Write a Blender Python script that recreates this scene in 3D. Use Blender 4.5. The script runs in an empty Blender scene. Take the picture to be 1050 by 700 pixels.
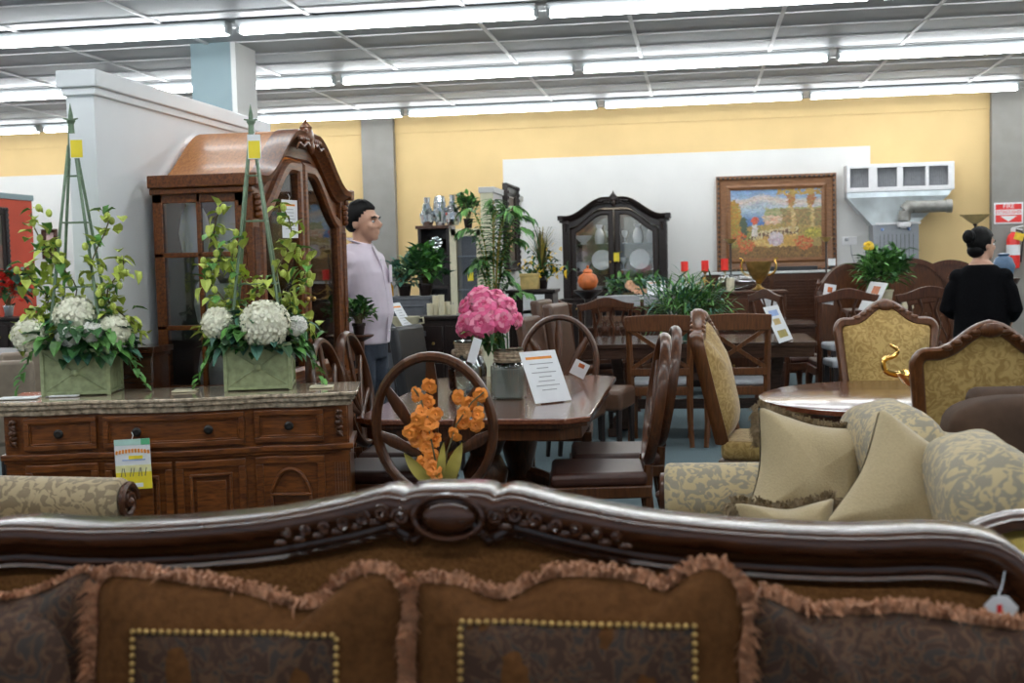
import bpy, bmesh, math, random
from mathutils import Vector, Matrix, Euler
R = math.radians
PI = math.pi
rnd = random.Random(7)
SC = bpy.context.scene
COL = SC.collection
# ------------------------------------------------------------ camera
EYE = 1.45
YAW, PITCH, ROLL, FPX = R(8.67), R(3.81), .025, 1250.0
fw = Vector((-math.sin(YAW)*math.cos(PITCH), math.cos(YAW)*math.cos(PITCH), -math.sin(PITCH)))
rt0 = Vector((math.cos(YAW), math.sin(YAW), 0)); up0 = rt0.cross(fw)
rt = math.cos(ROLL)*rt0 - math.sin(ROLL)*up0
up = math.sin(ROLL)*rt0 + math.cos(ROLL)*up0
cam = bpy.data.cameras.new('camera'); cam_o = bpy.data.objects.new('camera', cam); COL.objects.link(cam_o)
m = Matrix((rt, up, -fw)).transposed().to_4x4(); m.translation = Vector((0, 0, EYE)); cam_o.matrix_world = m
cam.sensor_width = 36; cam.lens = 36*FPX/1050; cam.clip_start = .05; cam.clip_end = 200
cam.dof.use_dof = True; cam.dof.focus_distance = 6.0; cam.dof.aperture_fstop = 4.2
SC.camera = cam_o
# ------------------------------------------------------------ world and exposure
SC.view_settings.view_transform = 'Standard'; SC.view_settings.look = 'None'
SC.view_settings.gamma = 1; SC.view_settings.use_curve_mapping = False
SC.view_settings.exposure = 0.0
TUBE = 25.5
DAY = .45
wd = bpy.data.worlds.new('daylight'); SC.world = wd; wd.use_nodes = True
bg = wd.node_tree.nodes['Background']; bg.inputs[0].default_value = (.72, .85, 1, 1); bg.inputs[1].default_value = DAY
SC.cycles.max_bounces = 7; SC.cycles.diffuse_bounces = 4; SC.cycles.glossy_bounces = 4
SC.cycles.transmission_bounces = 6; SC.cycles.transparent_max_bounces = 12
SC.cycles.caustics_reflective = False; SC.cycles.caustics_refractive = False
SC.cycles.use_denoising = True; SC.cycles.sample_clamp_indirect = 4

def at(px, py, yy):
    """point of the photograph's frame at world depth yy"""
    d = fw + ((px-525)/FPX)*rt + ((350-py)/FPX)*up
    t = yy/d.y
    return Vector((d.x*t, yy, EYE+d.z*t))
def down(px, py, z):
    """point of the frame on the level z"""
    d = fw + ((px-525)/FPX)*rt + ((350-py)/FPX)*up
    t = (z-EYE)/d.z
    return Vector((d.x*t, d.y*t, z))
# ------------------------------------------------------------ materials
MATS = {}
def newmat(name):
    m = bpy.data.materials.new(name); m.use_nodes = True
    nt = m.node_tree; return m, nt, nt.nodes['Principled BSDF']
def setp(b, col=None, rough=.5, metal=0, coat=0, spec=None, trans=0, sheen=0):
    if col: b.inputs['Base Color'].default_value = (*col, 1)
    b.inputs['Roughness'].default_value = rough; b.inputs['Metallic'].default_value = metal
    b.inputs['Coat Weight'].default_value = coat; b.inputs['Coat Roughness'].default_value = .12
    b.inputs['Transmission Weight'].default_value = trans
    if sheen: b.inputs['Sheen Weight'].default_value = sheen
    if spec is not None: b.inputs['Specular IOR Level'].default_value = spec
def plain(name, col, rough=.5, metal=0, coat=0, var=.12, scale=20, bump=0, spec=None, trans=0, sheen=0):
    m, nt, b = newmat(name); setp(b, col, rough, metal, coat, spec, trans, sheen)
    tc = nt.nodes.new('ShaderNodeTexCoord'); n = nt.nodes.new('ShaderNodeTexNoise'); n.inputs['Scale'].default_value = scale
    nt.links.new(tc.outputs['Object'], n.inputs['Vector'])
    r = nt.nodes.new('ShaderNodeValToRGB'); r.color_ramp.elements[0].position = .3; r.color_ramp.elements[1].position = .7
    r.color_ramp.elements[0].color = (*[c*(1-var) for c in col], 1); r.color_ramp.elements[1].color = (*[min(1, c*(1+var)) for c in col], 1)
    nt.links.new(n.outputs['Fac'], r.inputs[0]); nt.links.new(r.outputs[0], b.inputs['Base Color'])
    if bump:
        bp = nt.nodes.new('ShaderNodeBump'); bp.inputs['Strength'].default_value = bump; bp.inputs['Distance'].default_value = .005
        nt.links.new(n.outputs['Fac'], bp.inputs['Height']); nt.links.new(bp.outputs[0], b.inputs['Normal'])
    MATS[name] = m; return m
def wood(name, c1, c2, rough=.28, coat=.35, axis='x', scale=9):
    m, nt, b = newmat(name); setp(b, c1, rough, 0, coat, .38)
    tc = nt.nodes.new('ShaderNodeTexCoord'); mp = nt.nodes.new('ShaderNodeMapping')
    mp.inputs['Scale'].default_value = {'x': (1, 9, 9), 'z': (9, 9, 1), 'y': (9, 1, 9)}[axis]
    n = nt.nodes.new('ShaderNodeTexNoise'); n.inputs['Scale'].default_value = scale; n.inputs['Detail'].default_value = 5; n.inputs['Distortion'].default_value = .6
    r = nt.nodes.new('ShaderNodeValToRGB'); r.color_ramp.elements[0].position = .3; r.color_ramp.elements[1].position = .72
    r.color_ramp.elements[0].color = (*c1, 1); r.color_ramp.elements[1].color = (*c2, 1)
    L = nt.links.new
    L(tc.outputs['Object'], mp.inputs[0]); L(mp.outputs[0], n.inputs['Vector']); L(n.outputs['Fac'], r.inputs[0]); L(r.outputs[0], b.inputs['Base Color'])
    MATS[name] = m; return m
def damask(name, base, fig, scale=14, rough=.75, sheen=.3, lo=.47, hi=.53, third=None):
    m, nt, b = newmat(name); setp(b, base, rough, 0, 0, .3, 0, sheen)
    L = nt.links.new
    tc = nt.nodes.new('ShaderNodeTexCoord')
    w = nt.nodes.new('ShaderNodeTexNoise'); w.inputs['Scale'].default_value = scale; w.inputs['Detail'].default_value = 1.2
    w.inputs['Roughness'].default_value = .4; w.inputs['Distortion'].default_value = 2.6
    L(tc.outputs['Object'], w.inputs['Vector'])
    r = nt.nodes.new('ShaderNodeValToRGB'); e = r.color_ramp.elements
    e[0].position = lo; e[1].position = hi; e[0].color = (*base, 1); e[1].color = (*fig, 1)
    if third: q = e.new(.62); q.color = (*third, 1)
    L(w.outputs['Fac'], r.inputs[0]); L(r.outputs[0], b.inputs['Base Color'])
    f = nt.nodes.new('ShaderNodeTexNoise'); f.inputs['Scale'].default_value = 400
    L(tc.outputs['Object'], f.inputs['Vector'])
    bp = nt.nodes.new('ShaderNodeBump'); bp.inputs['Strength'].default_value = .25; bp.inputs['Distance'].default_value = .002
    L(f.outputs['Fac'], bp.inputs['Height']); L(bp.outputs[0], b.inputs['Normal'])
    MATS[name] = m; return m
def emis(name, col, s):
    m, nt, b = newmat(name); setp(b, (.9, .9, .9), .5)
    b.inputs['Emission Color'].default_value = (*col, 1); b.inputs['Emission Strength'].default_value = s
    MATS[name] = m; return m
def glass(name, col=(1, 1, 1), rough=.02, alpha=.22):
    m = bpy.data.materials.new(name); m.use_nodes = True; nt = m.node_tree
    nt.nodes.clear(); o = nt.nodes.new('ShaderNodeOutputMaterial'); g = nt.nodes.new('ShaderNodeBsdfGlossy'); t = nt.nodes.new('ShaderNodeBsdfTransparent')
    g.inputs['Roughness'].default_value = rough; g.inputs['Color'].default_value = (1, 1, 1, 1); t.inputs['Color'].default_value = (*col, 1)
    mx = nt.nodes.new('ShaderNodeMixShader'); lw = nt.nodes.new('ShaderNodeFresnel'); lw.inputs['IOR'].default_value = 1.5
    ad = nt.nodes.new('ShaderNodeMath'); ad.operation = 'ADD'; ad.inputs[1].default_value = alpha; ad.use_clamp = True
    nt.links.new(lw.outputs[0], ad.inputs[0]); nt.links.new(ad.outputs[0], mx.inputs[0])
    nt.links.new(t.outputs[0], mx.inputs[1]); nt.links.new(g.outputs[0], mx.inputs[2]); nt.links.new(mx.outputs[0], o.inputs[0])
    MATS[name] = m; return m

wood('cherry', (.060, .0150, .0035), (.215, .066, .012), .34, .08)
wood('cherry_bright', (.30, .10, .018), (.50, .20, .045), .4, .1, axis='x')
wood('walnut', (.038, .012, .005), (.085, .030, .012), .25, .85, axis='x')
wood('walnut_mid', (.040, .013, .006), (.10, .034, .014), .3, .12, axis='z')
wood('espresso', (.008, .0045, .0045), (.022, .012, .010), .32, .12, axis='z')
wood('redwood', (.10, .028, .014), (.20, .065, .030), .16, .7, axis='y')
wood('antique', (.075, .038, .022), (.15, .080, .045), .33, axis='z')
wood('oakbrown', (.040, .013, .0045), (.105, .036, .012), .3, .15, axis='z')
wood('oak_orange', (.070, .024, .008), (.15, .055, .018), .3, .12, axis='z')
wood('frame_wood', (.13, .055, .022), (.26, .12, .05), .35, .1, axis='x')
wood('tablewood', (.035, .018, .013), (.075, .038, .026), .2, .5, axis='x')
damask('gold_damask', (.34, .21, .060), (.50, .34, .12), 22, lo=.40, hi=.60)
damask('beige_damask', (.50, .39, .22), (.29, .255, .19), 19, sheen=.1, lo=.45, hi=.53)
damask('tan_damask', (.25, .19, .115), (.44, .34, .20), 17, lo=.46, hi=.52)
damask('paisley', (.050, .022, .012), (.115, .056, .026), 24, .7, 0, lo=.45, hi=.53, third=(.042, .030, .024))
plain('chenille', (.125, .054, .017), .9, var=.22, scale=120, bump=.6, spec=.08)
plain('pillow_brown', (.115, .047, .015), .85, var=.2, scale=60, bump=.5, spec=.1)
plain('fringe', (.44, .20, .10), .6, var=.35, scale=60)
plain('fringe_olive', (.21, .145, .075), .7, var=.3, scale=60)
plain('cord_gold', (.60, .38, .12), .45, .3)
plain('beige_plain', (.46, .36, .205), .7, var=.06, scale=150, bump=.3, spec=.3, sheen=.3)
plain('brown_plush', (.070, .042, .028), .8, var=.15, scale=15, spec=.15)
plain('leather_tan', (.26, .20, .145), .5, var=.1)
plain('leaf_lime2', (.30, .42, .22), .5, var=.2)
plain('leather_mid', (.085, .040, .022), .42, var=.15)
plain('leather_brown', (.050, .017, .011), .42, var=.15)
plain('seat_grey', (.30, .31, .33), .6)
plain('brass', (.75, .47, .12), .18, 1, var=.05)
plain('antique_gold', (.45, .29, .09), .3, .9, var=.25)
plain('gold_satin', (.55, .40, .09), .22, .35, var=.15)
plain('iron', (.03, .028, .026), .4, .6)
plain('green_metal', (.32, .37, .20), .5, .1, var=.22, scale=35)
plain('green_dark', (.16, .23, .15), .45, .3, var=.2, scale=35)
plain('leaf_dark', (.030, .105, .028), .45, var=.45, scale=9)
plain('leaf_mid', (.11, .28, .06), .45, var=.4, scale=9)
plain('leaf_lime', (.46, .54, .10), .5, var=.25, scale=12)
plain('leaf_blue', (.06, .17, .12), .5, var=.3, scale=12)
plain('leaf_yellow', (.34, .27, .05), .5, var=.25, scale=12)
plain('cream_petal', (.95, .91, .72), .6, var=.12, scale=30)
plain('white_petal', (.93, .91, .85), .6, var=.08, scale=30)
plain('peach_petal', (.75, .42, .26), .6, var=.15)
plain('pink_light', (.93, .30, .44), .5, var=.15)
plain('pink_petal', (.88, .13, .30), .5, var=.28, scale=16)
plain('orange_petal', (.90, .27, .035), .5, var=.22, scale=18)
plain('red_petal', (.65, .03, .02), .5, var=.2)
plain('yellow_petal', (.85, .55, .03), .5, var=.2)
plain('stem', (.12, .10, .04), .6)
plain('stem_green', (.12, .22, .06), .6)
plain('paper', (.82, .84, .86), .5, var=.02)
plain('paper_yellow', (.90, .72, .04), .5, var=.05)
plain('paper_green', (.10, .45, .22), .5)
plain('ink', (.10, .10, .12), .6)
plain('ink_orange', (.85, .30, .04), .6)
plain('ink_red', (.75, .03, .03), .5)
plain('ink_blue', (.30, .42, .72), .6)
plain('sign_red', (.72, .025, .02), .4, var=.04)
plain('paint_yellow', (.70, .50, .235), .75, var=.03, scale=3, bump=.05)
plain('paint_white', (.72, .71, .69), .7, var=.02, scale=3)
plain('paint_partition', (.84, .86, .88), .65, var=.02, scale=3)
plain('paint_cream', (.76, .72, .52), .6, var=.03)
plain('paint_grey', (.25, .235, .215), .75, var=.06, scale=6, bump=.2)
plain('paint_greyblue', (.24, .32, .345), .7, var=.04, scale=3)
plain('paint_red', (.50, .055, .022), .7, var=.05, scale=3)
plain('carpet', (.115, .155, .168), .95, var=.25, scale=90, bump=.8, spec=.1)
plain('ceil_tile', (.36, .36, .37), .55, var=.12, scale=2.2)
plain('ceil_bar', (.72, .70, .70), .45, var=.02)
plain('fixture_white', (.50, .53, .54), .4, var=.02)
plain('white_metal', (.80, .79, .80), .4, var=.03)
plain('dark_gap', (.03, .032, .035), .6)
plain('galvanised', (.55, .60, .62), .28, .9, var=.18, scale=5)
plain('heater_grey', (.28, .295, .32), .45, .1, var=.06)
plain('duct_grey', (.30, .29, .27), .5, .5, var=.25, scale=9)
plain('granite', (.44, .35, .25), .12, 0, .5, var=.55, scale=45)
plain('marble', (.72, .73, .72), .2, 0, .3, var=.06, scale=8)
plain('silver', (.80, .82, .84), .12, 1, var=.1)
plain('mirror', (.75, .78, .78), .03, 1, var=.01)
plain('china', (.75, .78, .80), .2, 0, .4, var=.05)
plain('candle_red', (.80, .030, .02), .5, var=.08)
plain('candle_cream', (.70, .64, .46), .5, var=.05)
plain('box_gold', (.60, .44, .17), .35, .3, var=.15)
plain('amber', (.85, .42, .03), .2, .1)
plain('black_plastic', (.015, .015, .017), .4)
plain('grey_furniture', (.10, .105, .12), .45, var=.1)
plain('grey_light', (.36, .37, .39), .5, var=.1)
plain('bowl_cream', (.50, .47, .33), .4, var=.15)
plain('shell', (.42, .33, .23), .5, var=.4, scale=60)
plain('skin', (.56, .32, .22), .5, var=.06, scale=8)
plain('hair', (.004, .0035, .0035), .5, var=.3, scale=60, spec=.15)
plain('shirt', (.66, .58, .66), .75, var=.05, scale=10, sheen=.1)
plain('jeans', (.020, .028, .045), .8, var=.3, scale=60)
plain('black_knit', (.004, .004, .005), .9, var=.3, scale=80, spec=.08)
plain('white_eye', (.8, .8, .8), .3)
plain('blue_glaze', (.07, .13, .22), .3)
plain('terracotta', (.55, .14, .035), .45, var=.25, scale=18)
plain('carved_dark', (.022, .011, .008), .35, 0, .1, var=.4, scale=40)
glass('glass', alpha=.03); glass('glass_jar', (.93, .97, .95), .03, .06)
def milky(name, col, f):
    m = bpy.data.materials.new(name); m.use_nodes = True; nt = m.node_tree; nt.nodes.clear()
    o = nt.nodes.new('ShaderNodeOutputMaterial'); d = nt.nodes.new('ShaderNodeBsdfDiffuse'); t = nt.nodes.new('ShaderNodeBsdfTransparent'); x = nt.nodes.new('ShaderNodeMixShader')
    d.inputs[0].default_value = (*col, 1); x.inputs[0].default_value = f
    nt.links.new(t.outputs[0], x.inputs[1]); nt.links.new(d.outputs[0], x.inputs[2]); nt.links.new(x.outputs[0], o.inputs[0]); MATS[name] = m
milky('water', (.80, .84, .78), .55); milky('crystal', (.88, .93, .95), .62)
emis('added_cabinet_glow', (1, .95, .88), 40)  # emission for the added strips inside the china cabinets
emis('tube', (.93, .98, 1.0), TUBE)
# ------------------------------------------------------------ mesh builder
class MB:
    def __init__(s): s.v = []; s.f = []; s.mi = []; s.k = 0; s.T = None
    def mat(s, k): s.k = k; return s
    def add(s, vs, fs):
        o = len(s.v)
        s.v += [tuple(s.T @ Vector(p)) if s.T else tuple(p) for p in vs]
        s.f += [tuple(i+o for i in f) for f in fs]; s.mi += [s.k]*len(fs); return s
    def box(s, c, d, rz=0, rx=0, ry=0):
        h = [x/2 for x in d]; e = Euler((rx, ry, rz)).to_matrix(); c = Vector(c)
        vs = [c+e@Vector((x*h[0], y*h[1], z*h[2])) for x in (-1, 1) for y in (-1, 1) for z in (-1, 1)]
        return s.add(vs, [(0, 1, 3, 2), (4, 6, 7, 5), (0, 4, 5, 1), (2, 3, 7, 6), (0, 2, 6, 4), (1, 5, 7, 3)])
    def bb(s, x0, x1, y0, y1, z0, z1): return s.box(((x0+x1)/2, (y0+y1)/2, (z0+z1)/2), (x1-x0, y1-y0, z1-z0))
    def tube(s, pts, r, n=8, closed=False, flat=None):
        pts = [Vector(p) for p in pts]; N = len(pts)
        rs = r if isinstance(r, (list, tuple)) else [r]*N
        tn = []
        for i in range(N):
            a = pts[(i-1) % N] if (closed or i) else pts[i]; b = pts[(i+1) % N] if (closed or i < N-1) else pts[i]
            t = (b-a); tn.append(t.normalized() if t.length > 1e-9 else Vector((0, 0, 1)))
        u = tn[0].orthogonal().normalized()
        if flat is not None:
            fl = Vector(flat); u = (fl - fl.dot(tn[0])*tn[0]).normalized()
        vs = []
        for i in range(N):
            u = (u-u.dot(tn[i])*tn[i]);  u = u.normalized() if u.length > 1e-6 else tn[i].orthogonal().normalized()
            w = tn[i].cross(u)
            ra, rb = rs[i] if isinstance(rs[i], (tuple, list)) else (rs[i], rs[i])
            for k in range(n):
                a = 2*PI*(k+.5)/n; vs.append(pts[i]+math.cos(a)*ra*u+math.sin(a)*rb*w)
        fs = []
        for i in range(N if closed else N-1):
            j = (i+1) % N
            for k in range(n): fs.append((i*n+k, i*n+(k+1) % n, j*n+(k+1) % n, j*n+k))
        if not closed: fs += [tuple(range(n))[::-1], tuple((N-1)*n+k for k in range(n))]
        return s.add(vs, fs)
    def lathe(s, prof, c=(0, 0, 0), n=14, sx=1, sy=1, M=None):
        vs = []; c = Vector(c)
        for (r, z) in prof:
            for k in range(n):
                a = 2*PI*k/n; p = Vector((r*math.cos(a)*sx, r*math.sin(a)*sy, z)); vs.append((M@p if M else p)+c)
        fs = [(i*n+k, i*n+(k+1) % n, (i+1)*n+(k+1) % n, (i+1)*n+k) for i in range(len(prof)-1) for k in range(n)]
        fs += [tuple(range(n))[::-1], tuple((len(prof)-1)*n+k for k in range(n))]
        return s.add(vs, fs)
    def ball(s, c, r, n=10, m=7, M=None):
        r = (r, r, r) if isinstance(r, (int, float)) else r
        c = Vector(c); vs = []; fs = []
        for i in range(m+1):
            t = PI*i/m
            for k in range(n):
                a = 2*PI*k/n; p = Vector((r[0]*math.sin(t)*math.cos(a), r[1]*math.sin(t)*math.sin(a), r[2]*math.cos(t)))
                vs.append((M@p if M else p)+c)
        for i in range(m):
            for k in range(n): fs.append((i*n+k, (i+1)*n+k, (i+1)*n+(k+1) % n, i*n+(k+1) % n))
        return s.add(vs, fs)
    def prism(s, poly, a, b, plane='xz'):
        n = len(poly)
        def P(p, d): return {'xz': (p[0], d, p[1]), 'xy': (p[0], p[1], d), 'yz': (d, p[0], p[1])}[plane]
        vs = [P(p, a) for p in poly]+[P(p, b) for p in poly]
        fs = [tuple(range(n)), tuple(range(2*n-1, n-1, -1))]+[(i, i+n, (i+1) % n+n, (i+1) % n) for i in range(n)]
        return s.add(vs, fs)
    def sweep(s, path, prof, closed=False, plane='xz'):
        """path: 2-D points in a plane; prof: (out, depth) points, out = in-plane left normal, depth = the other axis"""
        n = len(path); q = len(prof); vs = []
        for i in range(n):
            a = path[(i-1) % n] if (closed or i) else path[i]; b = path[(i+1) % n] if (closed or i < n-1) else path[i]
            p = path[i]
            d1 = Vector((p[0]-a[0], p[1]-a[1])); d2 = Vector((b[0]-p[0], b[1]-p[1]))
            if d1.length < 1e-9: d1 = d2
            if d2.length < 1e-9: d2 = d1
            d1.normalize(); d2.normalize()
            n1 = Vector((-d1.y, d1.x)); n2 = Vector((-d2.y, d2.x)); nn = (n1+n2)
            nn = nn.normalized() if nn.length > 1e-6 else n1
            k = 1/max(.5, nn.dot(n1))
            for (o, d) in prof:
                x = p[0]+nn.x*o*k; y = p[1]+nn.y*o*k
                vs.append({'xz': (x, d, y), 'xy': (x, y, d), 'yz': (d, x, y)}[plane])
        fs = [(i*q+k, i*q+(k+1) % q, ((i+1) % n)*q+(k+1) % q, ((i+1) % n)*q+k) for i in range(n if closed else n-1) for k in range(q)]
        if not closed: fs += [tuple(range(q))[::-1], tuple((n-1)*q+k for k in range(q))]
        return s.add(vs, fs)
    def grid(s, fn, nu, nv, closed_u=False):
        vs = [fn(i/(nu if closed_u else nu-1), j/(nv-1)) for i in range(nu) for j in range(nv)]
        fs = [(i*nv+j, ((i+1) % nu)*nv+j, ((i+1) % nu)*nv+j+1, i*nv+j+1) for i in range(nu if closed_u else nu-1) for j in range(nv-1)]
        return s.add(vs, fs)
    def loft(s, secs, n=16):
        """secs: (cx,cy,cz,rx,ry) ellipses stacked"""
        vs = []
        for (x, y, z, a, b) in secs:
            for k in range(n):
                t = 2*PI*k/n; ct, st = math.cos(t), math.sin(t)
                vs.append((x+a*math.copysign(abs(ct)**.85, ct), y+b*math.copysign(abs(st)**.85, st), z))
        N = len(secs)
        fs = [(i*n+k, i*n+(k+1) % n, (i+1)*n+(k+1) % n, (i+1)*n+k) for i in range(N-1) for k in range(n)]
        fs += [tuple(range(n))[::-1], tuple((N-1)*n+k for k in range(n))]
        return s.add(vs, fs)
    def obj(s, name, mats, parent=None, bevel=0, smooth=38, seg=2, norm=True):
        me = bpy.data.meshes.new(name); me.from_pydata(s.v, [], s.f)
        if isinstance(mats, str): mats = [mats]
        for k in mats: me.materials.append(MATS[k])
        me.polygons.foreach_set('material_index', s.mi)
        if norm:
            bm = bmesh.new(); bm.from_mesh(me); bmesh.ops.recalc_face_normals(bm, faces=bm.faces); bm.to_mesh(me); bm.free()
        if smooth:
            me.shade_smooth()
            if smooth < 180: me.set_sharp_from_angle(angle=R(smooth))
        o = bpy.data.objects.new(name, me); COL.objects.link(o)
        if parent: o.parent = parent
        if bevel:
            b = o.modifiers.new('b', 'BEVEL'); b.width = bevel; b.segments = seg; b.limit_method = 'ANGLE'; b.angle_limit = R(40)
        return o
def tag(o, label=None, cat=None, group=None, kind=None):
    if label: o['label'] = label
    if cat: o['category'] = cat
    if group: o['group'] = group
    if kind: o['kind'] = kind
    return o
def thing(name, label, cat, loc=(0, 0, 0), rz=0, group=None):
    o = bpy.data.objects.new(name, None); o.empty_display_size = .1; COL.objects.link(o)
    o.location = loc; o.rotation_euler = (0, 0, rz); return tag(o, label, cat, group)
def dup(root, loc, rz, label, group=None, scale=None):
    def cp(o, par):
        c = o.copy(); COL.objects.link(c); c.parent = par
        for ch in list(o.children): cp(ch, c)
        return c
    r = cp(root, None); r.location = loc; r.rotation_euler = (0, 0, rz); r['label'] = label
    if group: r['group'] = group
    if scale: r.scale = (scale,)*3 if isinstance(scale, (int, float)) else scale
    return r
def struct(o): return tag(o, kind='structure')
def arc(cx, cz, rx, rz, a0, a1, n): return [(cx+rx*math.cos(R(a0+(a1-a0)*i/(n-1))), cz+rz*math.sin(R(a0+(a1-a0)*i/(n-1)))) for i in range(n)]
def smoothpath(pts, k=4):
    """Catmull-Rom through the points"""
    out = []; n = len(pts); P = [Vector(p) for p in pts]
    for i in range(n-1):
        a = P[max(i-1, 0)]; b = P[i]; c = P[i+1]; d = P[min(i+2, n-1)]
        for j in range(k):
            t = j/k; out.append(tuple(.5*((2*b)+(c-a)*t+(2*a-5*b+4*c-d)*t*t+(-a+3*b-3*c+d)*t**3)))
    out.append(tuple(P[-1])); return out
def rrect(w, h, r, n=4, cx=0, cz=0):
    o = []
    for (sx, sz, a) in ((1, 1, 0), (-1, 1, 90), (-1, -1, 180), (1, -1, 270)):
        for i in range(n+1):
            t = R(a+90*i/n); o.append((cx+sx*(w/2-r)+r*math.cos(t), cz+sz*(h/2-r)+r*math.sin(t)))
    return o
def leaf(mb, p, d, L, w, droop=.3, up=(0, 0, 1), rr=rnd):
    """a folded pointed leaf from p along d"""
    d = Vector(d).normalized(); u = Vector(up); s = d.cross(u)
    s = s.normalized() if s.length > 1e-3 else d.orthogonal().normalized(); nrm = s.cross(d)
    p = Vector(p); b = p+d*L*.28+nrm*L*.05; e = p+d*L*.66-nrm*L*droop*.35; c = p+d*L-nrm*L*droop
    fold = nrm*w*.18
    mb.add([p, b+s*w*.46+fold, e+s*w*.40+fold, c, e-s*w*.40+fold, b-s*w*.46+fold, b, e], [(0, 1, 6), (1, 2, 7, 6), (2, 3, 7), (3, 4, 7), (4, 5, 6, 7), (5, 0, 6)])
def rdir(rr=rnd, zmin=-1):
    while True:
        v = Vector((rr.uniform(-1, 1), rr.uniform(-1, 1), rr.uniform(zmin, 1)))
        if .05 < v.length < 1: return v.normalized()
# ============================================================ the setting
CZ = 3.43; BY = 16.25
struct(MB().bb(-12, 9, -4, BY+.2, -.1, 0).obj('floor', 'carpet', smooth=0))
struct(MB().bb(-12, 9, -4, BY+.2, CZ, CZ+.08).obj('ceiling', 'ceil_tile', smooth=0))
struct(MB().bb(-12, 9, BY, BY+.2, 0, CZ).obj('wall_back', 'paint_yellow', smooth=0))
struct(MB().bb(-12.2, -12, -4, BY+.2, 0, CZ).obj('wall_left', 'paint_white', smooth=0))
struct(MB().bb(9, 9.2, -4, BY+.2, 0, CZ).obj('wall_right', 'paint_white', smooth=0))
g = MB()
for k in range(-9, 8):
    x = -.512+1.245*k
    if -11.95 < x < 8.95: g.bb(x-.017, x+.017, 4, BY, CZ-.012, CZ)
y = 4.2
while y < BY-.1:
    g.bb(-11.95, 8.95, y-.008, y+.008, CZ-.011, CZ); y += .6225
struct(g.obj('trim_1', 'ceil_bar', smooth=0))
struct(MB().bb(-2.54, 2.22, BY-.015, BY, 0, 2.795).obj('trim_2', 'paint_white', smooth=0))
struct(MB().bb(-12, -5.0, BY-.015, BY, 0, 2.82).obj('trim_3', 'paint_white', smooth=0))
for i, (a, b) in enumerate(((-4.45, -4.01), (3.68, 4.13))):
    struct(MB().bb(a, b, BY-.12, BY, 0, CZ).obj('trim_%d' % (4+i), 'paint_grey', smooth=0))
struct(MB().bb(-12, 9, BY-.02, BY, 3.20, CZ).obj('trim_6', 'paint_yellow', smooth=0))
# square column that carries the roof
c = MB().mat(0).bb(-4.40, -4.03, 10.4, 10.9, 0, CZ); struct(c.obj('trim_7', 'paint_greyblue', smooth=0))
struct(MB().bb(-4.03, -3.985, 10.4, 10.9, 0, CZ).obj('trim_8', 'paint_white', smooth=0))
# white partition beside the cherry cabinet
PX, PY0, PY1, PZ = -2.61, 5.09, 7.25, 2.255
w = thing('partition', 'tall white partition with a moulded cap behind the cherry china cabinet', 'partition', (PX, PY0, 0))
MB().bb(-.13, 0, 0, PY1-PY0, 0, PZ).obj('panel', 'paint_partition', w, smooth=0)
MB().bb(-.16, .03, -.03, PY1-PY0+.03, PZ, PZ+.075).bb(-.145, .015, -.015, PY1-PY0+.015, PZ-.035, PZ).obj('cap', 'paint_partition', w, .006)
w = thing('partition', 'low cream and white partition with a dark framed picture on its side', 'partition', (-2.04, 12.3, 0))
MB().bb(-.12, 0, .01, 2.1, 0, 2.14).obj('panel', 'paint_white', w, smooth=0)
MB().bb(-.125, .005, -.005, .01, 0, 2.14).obj('end_face', 'paint_cream', w, smooth=0)
MB().bb(-.14, .02, -.02, 2.12, 2.14, 2.2).obj('cap', 'paint_white', w, .004)
w = thing('partition', 'red partition with a blue-grey cap at the left edge', 'partition', (-8.4, 11.8, 0))
MB().bb(-.12, 0, 0, 2.8, 0, 2.36).obj('panel', 'paint_red', w, smooth=0)
MB().bb(-.14, .02, -.02, 2.82, 2.36, 2.43).obj('cap', 'paint_greyblue', w, .004)
# ------------------------------------------------------------ fluorescent strips
FL = thing('fluorescent_light', 'x', 'ceiling light', (0, 0, 0), 0, 'fluorescent strips on the ceiling')
MB().prism([(-.085, 0), (.085, 0), (.085, -.012), (.045, -.05), (-.045, -.05), (-.085, -.012)], -1.205, 1.205, 'yz').obj('housing', 'fixture_white', FL, .002)
for sy in (-.027, .027):
    MB().tube([(-1.19, sy, -.078), (1.19, sy, -.078)], .024, 8).obj('tube', 'tube', FL)
for sx in (-1, 1):
    MB().box((sx*1.2, 0, -.06), (.03, .10, .07)).obj('lamp_holder', 'fixture_white', FL, .003)
NAMES = {9.52: 'front row', 12.42: 'middle row', 15.38: 'rear row, just before the yellow wall'}
POSN = {-4: 'at the far left', -3: 'above the square column', -2: 'left of centre', -1: 'at the centre', 0: 'right of centre', 1: 'at the right'}
GX = -1.14
first = True
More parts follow.
